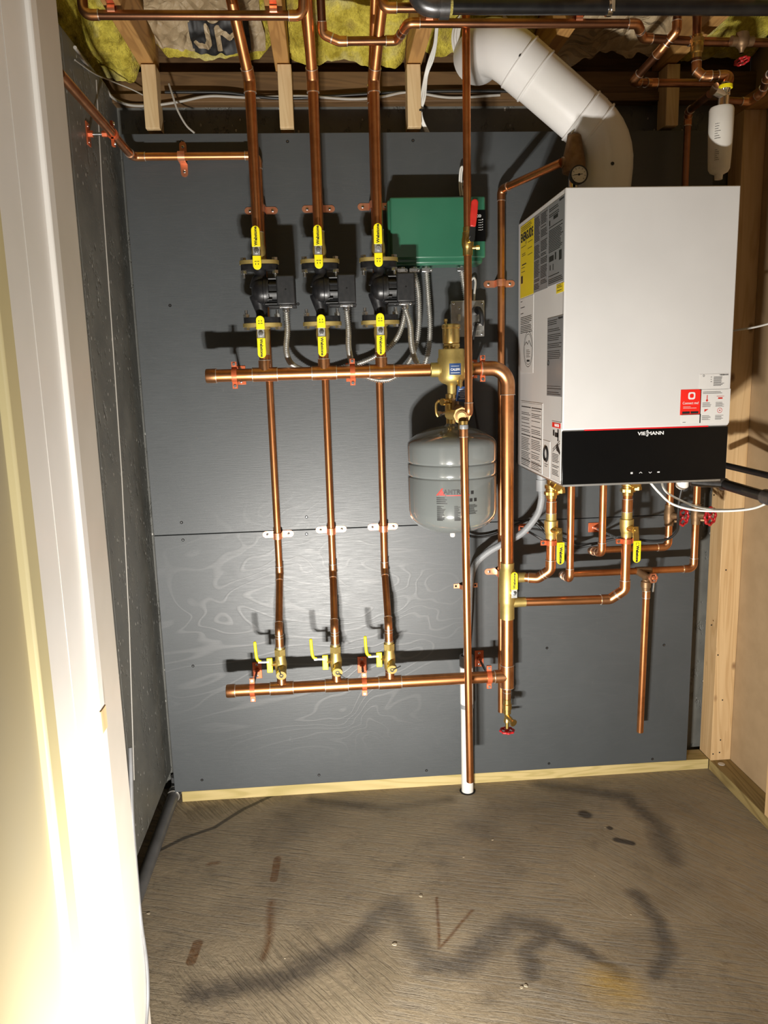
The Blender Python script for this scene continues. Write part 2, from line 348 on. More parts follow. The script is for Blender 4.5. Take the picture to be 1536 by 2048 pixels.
# ------------------------------------------------------------------ pipes
def arc(A, B, C, R):
    a = (A-B).normalized(); c = (C-B).normalized(); th = PI-a.angle(c)
    if th < .02: return [B], B, B
    t = min(R*math.tan(th/2), .48*(A-B).length, .48*(C-B).length); R = t/math.tan(th/2)
    p0 = B+a*t; p1 = B+c*t; ctr = B+(a+c).normalized()*(R/math.cos(th/2)); out = []
    n = max(4, int(th/.16)); e0 = (p0-ctr); e1 = (p1-ctr)
    for i in range(n+1):
        q = e0.slerp(e1, i/n); out.append(ctr+q.normalized()*R)
    return out, p0, p1
def rings(mb, p, d, r): d = d.normalized(); mb.cyl(p-d*.0008, p+d*.0008, r, 18)
def pipe(name, label, pts, r, mat='copper', fit='copper_fit', bend=1.9, group=None, cat='pipe', parent=None, sleeves=(), noelb=()):
    """a run of pipe: one thing with a pipe, its elbows and couplings as parts"""
    pts = [Vector(p) for p in pts]
    root = parent or thing(name, label, cat, pts[0], group)
    full = [pts[0]]; els = []
    for i in range(1, len(pts)-1):
        a, p0, p1 = arc(pts[i-1], pts[i], pts[i+1], r*bend*1.35); full += a; els.append((i, a, p0, p1))
    full.append(pts[-1]); MB().sweep(full, r, 18).build('pipe_length', mat, root)
    for (i, a, p0, p1) in els:
        if len(a) < 2 or i in noelb: continue
        d0 = (pts[i-1]-p0).normalized(); d1 = (pts[i+1]-p1).normalized(); e = r*1.5
        b = MB().slot(0); b.sweep([p0+d0*e]+a+[p1+d1*e], r*1.13, 20); b.slot(1); rings(b, p0+d0*e, d0, r*1.19); rings(b, p1+d1*e, d1, r*1.19)
        b.build('elbow', [fit, 'solder'], root)
    for (c, d, hl) in sleeves:
        c = Vector(c); d = Vector(d).normalized(); b = MB(); b.cyl(c-d*hl, c+d*hl, r*1.13, 20); b.slot(1); rings(b, c-d*hl, d, r*1.18); rings(b, c+d*hl, d, r*1.18); b.build('coupling', [fit, 'solder'], root)
    return root
def crom(pts, n=10):
    P = [Vector(p) for p in pts]; P = [2*P[0]-P[1]]+P+[2*P[-1]-P[-2]]; out = []
    for i in range(1, len(P)-2):
        for k in range(n):
            t = k/n; a, b, c, d = P[i-1:i+3]
            out.append(.5*((2*b)+(c-a)*t+(2*a-5*b+4*c-d)*t*t+(3*b-a-3*c+d)*t**3))
    out.append(P[-2]); return out
def resample(pts, step):
    out = [pts[0]]; acc = 0
    for a, b in zip(pts, pts[1:]):
        L = (b-a).length; 
        while acc+L >= step:
            t = (step-acc)/L; a = a.lerp(b, t); L = (b-a).length; out.append(a.copy()); acc = 0
        acc += L
    return out
def cable(name, label, pts, r, mat, cat='cable', group=None, parent=None):
    o = MB().sweep(crom(pts), r, 10).build(name, mat, parent)
    return o if parent else tag(o, label, cat, group)
def flex(pts, r, pitch=.006, depth=.22, seg=14):
    p = resample(crom(pts, 14), pitch/4); rs = [r*(1-depth*(.5-.5*math.cos(2*PI*i/4))) for i in range(len(p))]; return MB().sweep(p, rs, seg)
# ------------------------------------------------------------------ hardware
def screw_bit(root, p, r=.0035, n=Vector((0, -1, 0)), mat='steel', name='screw'):
    b = MB(); b.lathe(p, n, [(0, .0022), (r*.5, .0022), (r, .0012), (r, 0)], 10); b.slot(1); u, v, d = frame(n); b.obox(Vector(p)+n*.0021, u, v, d, r*.6, r*.16, .0004); b.obox(Vector(p)+n*.0021, v, u, d, r*.6, r*.16, .0004)
    return b.build(name, [mat, 'hole'], root)
def strap(c, r, label, vertical=True, group='two hole copper straps'):
    """two hole strap over a pipe whose centre is c (the wall is at y=0)"""
    c = Vector(c); U = X_ if vertical else Z_; W = Z_ if vertical else X_; hw = .0105; t = .0016
    root = thing('pipe_strap', label, 'strap', (c.x, 0, c.z), group)
    d = -c.y; prof = [(-(r+.028), .0), (-(r+.003), .0)]
    prof += [(-(r+.002), d)]+[((r+.002)*math.cos(PI-PI*i/10), d+(r+.002)*math.sin(PI*i/10)) for i in range(1, 10)]+[((r+.002), d)]
    prof += [((r+.003), .0), ((r+.028), .0)]
    b = MB(); base = Vector((c.x, 0, c.z))
    for (a0, b0), (a1, b1) in zip(prof, prof[1:]):
        p = base+U*a0-Y_*(b0+t/2); q = base+U*a1-Y_*(b1+t/2); dd = (q-p); L = dd.length; dd.normalize(); nn = dd.cross(W)
        b.obox((p+q)/2, dd, W, nn, L/2+t*.3, hw, t/2)
    for sgn in (-1, 1):
        b.cyl(base+U*sgn*(r+.028)-Y_*.0001, base+U*sgn*(r+.028)-Y_*(t+.0004), hw, 16)
    b.build('band', 'clip', root)
    for sgn in (-1, 1): screw_bit(root, base+U*sgn*(r+.023)-Y_*(t+.0004), .0045, mat='steel')
    return root
def hanger(c, r, label, axis=X_, wall_n=Vector((0, -1, 0)), wall_d=None, group='rod hangers holding the manifolds'):
    """split ring hanger on a rod from a plate; c is the pipe centre"""
    c = Vector(c); wd = -c.y if wall_d is None else wall_d; pl = c-wall_n*wd
    root = thing('pipe_hanger', label, 'hanger', pl, group)
    u = axis; v = wall_n.cross(u).normalized()
    MB().obox(pl+wall_n*.0015, u, v, wall_n, .0155, .029, .0015).build('wall_plate', 'clip_red', root, .001)
    for s in (-1, 1): screw_bit(root, pl+wall_n*.003+v*.02*s, .004, wall_n)
    b = MB(); b.cyl(pl, c-wall_n*(r+.001), .0042, 10); b.build('rod', 'steel', root)
    MB().hexn(pl+wall_n*.003, pl+wall_n*.014, .0085).build('nut', 'clip_red', root); MB().hexn(c-wall_n*(r+.016), c-wall_n*(r+.003), .008).build('nut', 'clip_red', root)
    b = MB(); b.tube(c-axis*.0075, c+axis*.0075, r+.003, r+.0002, 24)
    for s in (-1, 1): b.obox(c+v*s*(r+.010), wall_n, v, axis, .0035, .010, .0075)
    b.build('split_ring', 'clip_red', root)
    for s in (-1, 1): MB().lathe(c+v*s*(r+.013)+wall_n*.0035, wall_n, [(0, .003), (.0045, .003), (.005, 0)], 10).build('ring_screw', 'steel', root)
    return root
def handwheel(root, c, axis, R, hubmat='steel', mat='red_wheel'):
    b = MB(); b.torus(c, axis, R*.88, R*.15, 56, 10, .075, 8); u, v, d = frame(Vector(axis)); c = Vector(c)
    for i in range(4):
        a = PI/4+i*PI/2; e = u*math.cos(a)+v*math.sin(a); b.cyl(c+e*R*.15, c+e*R*.85, R*.1, 8)
    b.lathe(c-d*R*.15, d, [(0, 0), (R*.26, 0), (R*.3, R*.2), (R*.22, R*.32), (0, R*.32)], 14)
    w = b.build('handwheel', mat, root); MB().hexn(c+d*R*.15, c+d*R*.34, R*.16).build('wheel_nut', hubmat, w); return w
def lever_yel(root, p, L, w, up, mat='yellow', txt='Webstone', tail=.036, N=Vector((0, -1, 0)), gap=.012, tx=.55):
    """flat ball valve handle: steel plate and nut at p, coated grip going along `up`, short coated tail the other way"""
    p = Vector(p); up = Vector(up); S = N.cross(up).normalized()
    def rr(a0, a1, hw, round_end):
        pts = [(-hw, a0), (hw, a0)]
        s = 1 if a1 > a0 else -1
        pts += [(hw*math.cos(PI*i/10), a1-s*hw*(1-math.sin(PI*i/10))) for i in range(0, 11)] if round_end else [(hw, a1), (-hw, a1)]
        return pts
    lv = MB(); lv.obox(p, S, up, N, w*.42, gap+.003, .0012); h = lv.build('handle_plate', 'galv', root); nb = MB(); nb.hexn(p, p+N*.007, w*.29); nb.cyl(p+N*.006, p+N*.0105, w*.15, 10); nb.build('handle_nut', 'steel', h)
    g = MB(); g.prism(rr(gap, gap+L, w/2, True), p-N*.002, S, up, N, .0052); g = g.build('grip', mat, h, .0012)
    if tail:
        tl = MB(); tl.prism(rr(-gap, -gap-tail, w/2, True), p-N*.002, S, up, N, .0052); tl = tl.build('grip_tail', mat, h, .0012)
        q = p-up*(gap+tail*.5)+N*.0035; m = MB()
        for sx in (-1, 1):
            m.obox(q+S*sx*w*.16+up*.003, S, up, N, w*.12, .0008, .0002); m.obox(q+S*sx*w*.16-up*.004, S, up, N, .001, .002, .0002)
        m.build('printed_mark', 'ink', tl)
    if txt:
        m = MB(); add_text(m, txt, w*tx, p+up*(gap+L*.5)+N*.0034, up, N.cross(up), N, .0004); m.build('lettering', 'ink', g)
    return h
# ================================================================== THE ROOM
WX = .21; RX = 2.127; RD = 2.2; CEIL = 2.335
g = 60; b = MB()
b.box((-1.2, -3.6, -.06), (3.2, .25, 0)); struct('floor', b, 'floor', 'brown grey trowelled concrete floor with dark water stains', 'floor')
b = MB(); b.box((.0, .10, 0), (2.3, .2, 2.27)); struct('wall_back', b, 'conc_wall', 'dark painted concrete wall showing above the plywood', 'wall')
b = MB(); b.box((WX-.1, -.395+.0, .07), (WX, .10, 2.272)); b.box((WX-.1, -1.1, .07), (WX, -.003-.395, 2.272)); struct('wall_left', b, 'conc_wall', 'dark grey painted concrete left wall with chips and a sealed joint', 'wall')
b = MB(); pts = [atX(192, 160, WX), atX(205, 400, WX), atX(222, 640, WX), atX(243, 950, WX), atX(258, 1250, WX), atX(268, 1560, WX)]
b.sweep([p+Vector((.0, 0, 0)) for p in pts], .0022, 8); tag(b.build('joint_sealant', 'wire_grey'), 'thin pale bead of sealant running down the dark left wall', 'sealant')
b = MB(); b.box((RD, -3.0, .038), (RD+.013, .10, 2.6)); struct('wall_right', b, 'drywall', 'brown paper back of drywall beyond the right hand studs', 'wall')
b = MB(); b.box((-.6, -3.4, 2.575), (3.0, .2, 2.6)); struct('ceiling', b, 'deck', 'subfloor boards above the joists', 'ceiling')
# plywood backing
def panel(name, x0, x1, z0, z1, label, screws):
    b = MB(); b.box((x0, 0, z0), (x1, .017, z1)); o = b.build('plywood_panel', 'ply', None, .0012)
    tag(o, label, 'panel', 'dark grey painted plywood sheets')
    for (x, y) in screws:
        p = at(x, y, 0); m = MB(); m.lathe((p.x, -.0001, p.z), (0, -1, 0), [(0, .0006), (.0042, .0006), (.0048, 0)], 12); m.slot(1); m.obox((p.x, -.0008, p.z), X_, Z_, Y_, .002, .0005, .0002); m.obox((p.x, -.0008, p.z), Z_, X_, Y_, .002, .0005, .0002); m.build('screw', ['hole', 'steel'], o)
panel('u', .2395, 2.044, .9375, 2.144, 'upper dark grey plywood sheet behind the pumps and the green box', [(575, 283), (363, 283), (340, 611), (363, 1045), (613, 1034), (826, 281), (596, 608)])
panel('l', .2395, 2.044, .0385, .9355, 'lower dark grey plywood sheet with swirling grain, down by the floor', [(366, 1080), (613, 1068), (386, 1332), (638, 1550), (853, 1541), (1098, 1527), (1305, 1518), (1094, 1296), (404, 1560), (1328, 1290)])
b = MB(); b.box((.262, .0015, 0), (2.127, .075, .038)); tag(b.build('bottom_plate', 'plate_x', None, .0015), 'pale lumber plate on the floor under the lower plywood sheet', 'lumber')
for i, x in enumerate((.31, .72, 1.11, 1.50, 2.0)):
    b = MB(); b.box((x-.019, .018, .038), (x+.019, .09, 2.14)); tag(b.build('furring_stud', 'pine_z', None, .001), 'upright stud hidden between the plywood and the concrete wall', 'lumber', 'studs behind the plywood')
# right wall framing
b = MB(); b.box((RX, -1.3, 0), (RD, .0, .038)); b_ = b.build('floor_plate', 'plate_y', None, .002); tag(b_, 'dark lumber plate on the floor along the right wall', 'lumber')
p = atZ(1443, 1528, .038); MB().lathe((p.x, p.y, .0378), (0, 0, 1), [(.012, 0), (.011, .0012), (0, .0015)], 18).build('pale_disc', 'paper', b_)
b = MB(); b.box((RX, -.012, .038), (RD, .072, 2.2)); o = b.build('wall_stud', 'pine_z', None, .002); tag(o, 'knotty pine stud in the back right corner behind the white boiler', 'lumber', 'right wall studs')
for (x, y) in ((1423, 1250), (1436, 1310), (1441, 1480), (1426, 1508), (1439, 1505), (1445, 1400), (1452, 1140), (1428, 990)):
    q = at(x, y, .012); MB().lathe((q.x, -.0121, q.z), (0, -1, 0), [(0, .0002), (.0026, .0002), (.0028, 0)], 8).build('nail_hole', 'hole', o)
b = MB(); b.box((RX, -.40, .038), (RD, -.355, 2.2)); tag(b.build('wall_stud', 'pine_z', None, .002), 'nearer pine stud at the right edge of the picture', 'lumber', 'right wall studs')
b = MB(); b.box((RX, -1.3, 2.2), (RD, .072, 2.238)); tag(b.build('top_plate', 'pine_y', None, .002), 'wooden top plate over the right wall studs', 'lumber')
# joists, rim
for i, (x, w) in enumerate(((.326, .044), (.7185, .044), (1.1115, .044), (1.502, .042), (1.893, .042))):
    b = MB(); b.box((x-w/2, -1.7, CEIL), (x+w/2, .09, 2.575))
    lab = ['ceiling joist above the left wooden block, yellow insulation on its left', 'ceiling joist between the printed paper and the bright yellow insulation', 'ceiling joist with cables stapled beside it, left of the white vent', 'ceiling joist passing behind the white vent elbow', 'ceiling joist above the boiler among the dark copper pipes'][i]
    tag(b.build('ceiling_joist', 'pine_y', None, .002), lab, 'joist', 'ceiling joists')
for i, (x, w, zb) in enumerate(((.333, .041, 2.157), (.7255, .041, 2.157), (1.1075, .041, 2.157), (1.902, .04, 2.157))):
    b = MB(); b.box((x-w/2, -.006, zb), (x+w/2, .06, CEIL-.004))
    lab = ['pale wooden block hanging from the leftmost joist', 'pale wooden block with a knot between the first two pump pipes', 'pale wooden block beside the white cables, left of the tall thin pipe', 'shaded wooden block near the white filter on the right'][i]
    tag(b.build('wood_block', 'pine_block', None, .0015), lab, 'wood block', 'short blocks above the plywood')
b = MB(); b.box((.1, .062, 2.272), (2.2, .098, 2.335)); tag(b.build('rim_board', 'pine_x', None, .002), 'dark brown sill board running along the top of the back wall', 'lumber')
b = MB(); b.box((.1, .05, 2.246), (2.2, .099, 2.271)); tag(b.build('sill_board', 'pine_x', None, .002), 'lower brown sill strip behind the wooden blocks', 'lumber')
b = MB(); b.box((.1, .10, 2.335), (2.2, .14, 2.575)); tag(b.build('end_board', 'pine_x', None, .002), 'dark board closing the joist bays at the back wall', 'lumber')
# insulation
def batt_z(x, y, zn, zf, seed, amp):
    d = -y; t = min(max((d+.05)/.30, 0), 1); z = zn+(zf-zn)*(t**.8)
    q = Vector((x*5+seed, y*5, seed)); z += amp*(noise.noise(q)+.55*noise.noise(q*2.4)+.35*noise.noise(q*5.5)+.18*noise.noise(q*12)); return z
def batt(name, mat, x0, x1, y0, y1, zn, zf, seed, amp, label, n=(56, 90), edge=.03, th=.03, group='insulation in the joist bays', cat='insulation'):
    b = MB(); nx, ny = n; vs = []
    for j in range(ny+1):
        for i in range(nx+1):
            fx = i/nx; x = x0+(x1-x0)*fx; yy = y0+(y1-y0)*j/ny+.02*noise.noise(Vector((x*9, seed, 3)))*(1 if j < ny*.3 else 0)
            z = batt_z(x, yy, zn, zf, seed, amp); e = min(fx, 1-fx)/.14
            if e < 1: z += edge*(1-e)**2
            vs.append((x, yy, z))
    W = nx+1; fs = [(j*W+i, (j+1)*W+i, (j+1)*W+i+1, j*W+i+1) for j in range(ny) for i in range(nx)]
    top = [(x, y, z+th) for x, y, z in vs]; k = len(vs); fs += [tuple(k+q for q in reversed(f)) for f in fs]
    bd = [i for i in range(W)]+[j*W+nx for j in range(1, ny+1)]+[ny*W+i for i in range(nx-1, -1, -1)]+[j*W for j in range(ny-1, 0, -1)]
    fs += [(bd[i], bd[(i+1) % len(bd)], k+bd[(i+1) % len(bd)], k+bd[i]) for i in range(len(bd))]
    b.add(vs+top, fs); return tag(b.build(name, mat, None, 0, ang=80), label, cat, group)
batt('insulation_batt', 'insul', .115, .30, .055, -1.3, 2.325, 2.385, 1.3, .045, 'crumpled yellow fibreglass in the leftmost joist bay above the left wall')
batt('insulation_batt', 'insul', .352, .694, .05, -1.3, 2.365, 2.53, 4.7, .03, 'yellow fibreglass showing around the torn printed paper')
batt('insulation_batt', 'insul', .743, 1.087, .045, -1.3, 2.345, 2.50, 8.1, .03, 'bright yellow fibreglass batt behind the second and third pump pipes')
batt('insulation_batt', 'insul', 1.136, 1.478, .05, -1.3, 2.37, 2.54, 12.2, .035, 'shaded yellow fibreglass scraps behind the white vent elbow')
batt('insulation_batt', 'insul', 1.917, 2.195, .05, -1.3, 2.36, 2.44, 17.9, .035, 'yellow fibreglass at the top right above the red wheel valve')
def paper(x0, x1, y0, y1, zn, zf, seed, label, logo=None):
    A = dict(zn=zn, zf=zf, seed=seed, amp=.03)
    n = (60, 80); b = MB(); vs = []; nx, ny = n
    def Z(x, y): return batt_z(x, y, zn, zf, seed, .030)-.012-.006*noise.noise(Vector((x*30, y*18, seed)))
    for j in range(ny+1):
        for i in range(nx+1):
            fx = i/nx; fy = j/ny; x = x0+(x1-x0)*fx; y = y0+(y1-y0)*fy
            if j == 0: y += .035*noise.noise(Vector((x*22, seed, 0)))-.01
            if j == ny: y += .05*noise.noise(Vector((x*16, seed, 5)))
            if i in (0, nx): x += .012*noise.noise(Vector((y*20, seed, 9)))
            vs.append((x, y, Z(x, y)))
    W = nx+1; fs = [(j*W+i, (j+1)*W+i, (j+1)*W+i+1, j*W+i+1) for j in range(ny) for i in range(nx)]
    k = len(vs); top = [(x, y, z+.0012) for x, y, z in vs]; fs += [tuple(k+q for q in reversed(f)) for f in fs]
    o = b.add(vs+top, fs).build('kraft_paper', 'kraft', None, 0, ang=80); tag(o, label, 'paper facing', 'brown paper facing of the insulation')
    if logo:
        for (txt, cx, cy, sz, sx, sq) in logo:
            m = MB(); w, h = sq; GX, GY = 110, 56                 # printed black square with its letters, draped over the paper
            S_ = [((.30, .84), (.30, .34)), ((.30, .34), (.24, .2)), ((.24, .2), (.13, .2)), ((.13, .2), (.08, .27)), ((.47, .14), (.47, .86)), ((.47, .84), (.67, .38)), ((.67, .38), (.87, .84)), ((.87, .86), (.87, .14))]
            def dseg(p, q):
                (ax, ay), (bx, by) = q; asp = h/w; px_, py_ = p; ay *= asp; by *= asp; py_ *= asp; dx, dy = bx-ax, by-ay; t_ = max(0, min(1, ((px_-ax)*dx+(py_-ay)*dy)/(dx*dx+dy*dy))); return math.hypot(px_-ax-dx*t_, py_-ay-dy*t_)
            vs = [(cx-w/2+w*i/GX, cy+h/2-h*j/GY) for j in range(GY+1) for i in range(GX+1)]; vs = [(x, y, Z(x, y)-.0035) for x, y in vs]; W2 = GX+1; m.add(vs, [])
            for j in range(GY):
                for i in range(GX):
                    u, v = (i+.5)/GX, (j+.5)/GY
                    if min(u, 1-u) < .03 and min(v, 1-v) < .08: continue
                    m.f.append((j*W2+i, (j+1)*W2+i, (j+1)*W2+i+1, j*W2+i+1)); m.mi.append(1 if min(dseg((u, v), q) for q in S_) < .042 else 0)
            m.build('printed_logo', ['ink', 'kraft'], o)
    return o
paper(.356, .672, .012, -.285, 2.35, 2.52, 4.7, 'torn brown kraft paper printed JM between the two left joists', [('JM', .548, -.035, .105, 1.15, (.168, .085))])
paper(1.53, 1.862, .03, -1.2, 2.35, 2.50, 15.4, 'brown kraft paper bulging down above the boiler, left of the filter pipes', [('JM', 1.69, -.33, .12, 1.1, (.26, .13))])
# doorway at the left
JX = .412
b = MB(); b.box((JX-.028, -1.228, -.0), (JX, -1.10, 2.5)); o = tag(b.build('trim_1', 'jamb', None, .002), 'taupe painted door jamb edge nearest the mechanical room', 'door jamb', kind='structure')
b = MB(); b.box((JX-.028, -1.256, 0), (JX+.010, -1.2285, 2.5)); st = tag(b.build('trim_2', 'trim', None, .0025), 'white door stop strip along the jamb', 'door stop', kind='structure')
q = atX(193, 1440, JX); b = MB(); b.box((JX+.0085, -1.2575, q.z-.022), (JX+.0112, -1.2275, q.z+.018)); b.build('bare_patch', 'pine_block', st, .001)
b = MB(); b.box((JX-.028, -1.445, 0), (JX+.002, -1.2565, 2.5)); b.box((JX+.002, -1.35, 0), (JX+.0028, -1.334, 2.5)); tag(b.build('trim_3', 'trim', None, .0008), 'wide white painted face of the door jamb', 'door jamb', kind='structure')
b = MB(); b.box((JX-.028, -1.487, 0), (JX+.012, -1.4455, 2.5)); tag(b.build('trim_4', 'cream', None, .004), 'cream painted casing edge of the doorway', 'door casing', kind='structure')
b = MB(); b.box((JX-.05, -3.2, 0), (JX+.0, -1.4875, 2.5)); struct('wall_front', b, 'cream_wall', 'cream painted wall at the far left edge', 'wall')
pts = [atX(262, 1500, JX-.006), atX(266, 1640, JX-.003), atX(274, 1750, JX-.001), atX(283, 1850, JX+.004), atX(294, 1930, JX+.006), atX(297, 2000, JX+.006), atX(293, 2060, JX+.005), atX(286, 2130, JX+.005)]
cable('hanging_cable', 'thin dark grey cable hanging down the back edge of the door jamb', [(p.x-.004, p.y+.010, p.z) for p in pts], .0042, 'dark_grey')
a = Vector((WX+.022, .085, .022)); e = Vector((WX+.022, -1.05, .022))
pipe('floor_pipe', 'dark grey pipe lying on the floor along the left wall', [(WX+.022, -1.05, .021), (WX+.022, .075, .021), (WX+.022, .075, .06)], .019, 'dark_grey', 'dark_grey', sleeves=[((WX+.022, .02, .021), Y_, .014)], noelb=(1,))
# ================================================================== MAIN PIPING
CX = [.635, .8075, .9765]; D1 = .165; D0 = .03
ZU = 1.437; ZL = .464; RM = .0185
def tee(root, c, axis, r, br_dir, r2, hl, stub):
    c = Vector(c); axis = Vector(axis).normalized(); br = Vector(br_dir).normalized(); b = MB(); b.cyl(c-axis*hl, c+axis*hl, r*1.12, 22); b.cyl(c, c+br*(r+stub), r2*1.15, 18); b.slot(1)
    rings(b, c-axis*hl, axis, r*1.16); rings(b, c+axis*hl, axis, r*1.16); rings(b, c+br*(r+stub), br, r2*1.2); return b.build('tee', ['copper_fit', 'solder'], root)
# lower return manifold
root = thing('return_manifold', 'thick horizontal copper manifold low on the plywood', 'pipe', (.468, -D1, ZL))
MB().cyl((.478, -D1, ZL), (1.345, -D1, ZL), RM, 22).build('pipe_length', 'copper', root)
b = MB(); b.lathe((.462, -D1, ZL), X_, [(0, 0), (RM*1.05, 0), (RM*1.13, .004), (RM*1.13, .028)], 22); b.slot(1); rings(b, Vector((.490, -D1, ZL)), X_, RM*1.17); b.build('end_cap', ['copper_fit', 'solder'], root)
for x in CX: tee(root, (x, -D1, ZL), X_, RM, Z_, .0125, .036, .026)
# upper supply manifold
root = thing('supply_manifold', 'thick horizontal copper manifold below the pumps', 'pipe', (.46, -D1, ZU))
MB().cyl((.472, -D1, ZU), (1.12, -D1, ZU), RM, 22).build('pipe_length', 'copper', root)
b = MB(); b.lathe((.464, -D1, ZU), X_, [(0, 0), (RM*1.05, 0), (RM*1.13, .004), (RM*1.13, .03)], 22); b.slot(1); rings(b, Vector((.494, -D1, ZU)), X_, RM*1.17); b.build('end_cap', ['copper_fit', 'solder'], root)
for x in CX: tee(root, (x, -D1, ZU), X_, RM, Z_, .0155, .036, .022)
for i, (px, lab) in enumerate(((469, 'hanger left of the first pump pipe on the upper manifold'), (705, 'hanger between the second and third pump pipes on the upper manifold'), (965, 'hanger right of the brass separator'))):
    hanger((at(px, 745, D1).x, -D1, ZU), RM, lab)
for i, (px, lab) in enumerate(((505, 'hanger at the left end of the low manifold'), (729, 'hanger between the middle and right levers of the low manifold'), (978, 'hanger at the right end of the low manifold'))):
    hanger((at(px, 1375, D1).x, -D1, ZL), RM, lab)
# riser pipe (primary) with the closely spaced tee valve
XP = 1.354; RP = .0195
root = thing('riser_pipe', 'thick vertical copper pipe left of the boiler joining both manifolds', 'pipe', (XP, -D1, ZL))
pipe('', '', [(1.225, -D1, ZU), (XP, -D1, ZU), (XP, -D1, .80)], RP, parent=root)
b = MB().cyl((XP, -D1, .668), (XP, -D1, ZL-.01), RP, 22).build('pipe_length', 'copper', root)
t = tee(root, (XP, -D1, ZL), Z_, RP, -X_, RM, .038, .022); MB().cyl((1.318, -D1, ZL), (1.345, -D1, ZL), RM*1.13, 20).build('tee_branch', 'copper_fit', root)
b = MB(); b.cyl((1.300, -D1, ZL), (1.33, -D1, ZL), RM*1.01, 20); b.cyl((XP, -D1, ZL-.08), (XP, -D1, ZL-.03), .0125, 18); b.slot(1); rings(b, Vector((XP, -D1, ZL-.055)), Z_, .0138); b.build('reducer', ['copper_fit', 'solder'], root)
# separator valve
root = thing('brass_separator_valve', 'brass two branch valve with yellow lever on the thick riser pipe', 'valve', (XP, -D1, .735))
zt, zb = at(1013, 1125, D1).z, at(1013, 1237, D1).z; za, zc = at(1040, 1155, D1).z, at(1040, 1204, D1).z
b = MB(); b.lathe((XP, -D1, zb), Z_, [(RP, 0), (RP*1.16, 0), (RP*1.16, .045), (RP*1.28, .052), (RP*1.3, .058), (RP*1.3, zt-zb-.028), (RP*1.1, zt-zb-.02), (RP*1.1, zt-zb), (RP, zt-zb)], 26)
for z, L in ((za, .058), (zc, .058)):
    b.lathe((XP, -D1, z), X_, [(.016, 0), (.016, .034), (.0155, .04), (.0155, L), (.013, L)], 20)
b.build('valve_body', 'brass_cast', root)
b = MB(); 
for z in (za, zc): rings(b, Vector((XP+.058, -D1, z)), X_, .0148)
b.build('solder_joint', 'solder', root)
lever_yel(root, (XP+.014, -D1-.034, at(1022, 1187, .2).z), .056, .021, Z_, tail=0)
b = MB(); b.cyl((XP+.014, -D1-.01, at(1022, 1187, .2).z), (XP+.014, -D1-.033, at(1022, 1187, .2).z), .010, 14); b.build('stem', 'brass', root)
# drain valve below riser
root = thing('drain_valve', 'small brass drain valve with red wheel under the thick riser pipe', 'valve', (XP, -D1, .36))
zz = ZL-.08; b = MB(); b.lathe((XP, -D1, zz-.1), Z_, [(0, 0), (.006, 0), (.006, .02), (.011, .022), (.011, .03), (.0085, .034), (.0085, .048), (.0125, .052), (.0125, .066), (.015, .068), (.015, .084), (.0125, .086), (.0125, .104)], 18); b.cyl((XP, -D1, zz-.058), (XP+.012, -D1-.032, zz-.066), .0085, 14); b.cyl((XP+.012, -D1-.032, zz-.066), (XP+.014, -D1-.036, zz-.067), .012, 14); b.build('valve_body', 'brass', root)
handwheel(root, (XP, -D1, zz-.108), (0, 0, -1), .024)
# ================================================================== THREE ZONES
ords = ['left', 'middle', 'right']
def slant(px, py, p0):
    lo, hi = -p0.y+.0, 1.2
    for _ in range(50):
        m = (lo+hi)/2; q = at(px, py, m)
        if (q.z-p0.z) > (m+p0.y): lo = m
        else: hi = m
    return at(px, py, lo)
def isovalve(x, zf, up, who, where):
    """isolation valve with flange: zf is the face of the flange against the pump, up = which way the pipe leaves"""
    s = 1 if up else -1; root = thing('flange_valve', f'brass flanged valve with yellow lever {where} the {who} pump', 'valve', (x, -D1, zf), 'flanged valves at the pumps')
    b = MB(); out = []
    n = 40
    for k in range(n):                     # oval flange
        a = 2*PI*k/n; c, sn = math.cos(a), math.sin(a); rr = 1/((abs(c)/.056)**2.6+(abs(sn)/.026)**2.6)**(1/2.6); out.append((c*rr, sn*rr))
    b.prism(out, (x, -D1, zf), X_, Y_, Z_*s, .0105)
    b.lathe((x, -D1, zf), Z_*s, [(.022, .0), (.022, .014), (.0175, .018), (.019, .024), (.0198, .034), (.019, .046), (.0165, .056), (.0165, .088), (.0145, .088)], 22)
    b.build('valve_body', 'brass_cast', root)
    b = MB(); rings(b, Vector((x, -D1, zf+s*.088)), Z_, .0172); b.build('solder_joint', 'solder', root)
    zs = zf+s*.031; MB().cyl((x-.002, -D1-.015, zs), (x-.002, -D1-.0375, zs), .0085, 14).build('stem', 'brass', root)
    lever_yel(root, (x-.003, -D1-.040, zs), .056, .0235, Z_*s, tail=.038, tx=.5)
    for sx in (-1, 1):
        b = MB(); xx = x+sx*.0445; b.hexn((xx, -D1-.006, zf+s*.0105), (xx, -D1-.006, zf+s*.0185), .0088); b.cyl((xx, -D1-.006, zf+s*.01), (xx, -D1-.006, zf-s*.037), .0045, 12); b.hexn((xx, -D1-.006, zf-s*.0165), (xx, -D1-.006, zf-s*.0255), .0095); b.build('bolt', 'steel', root)
    return root
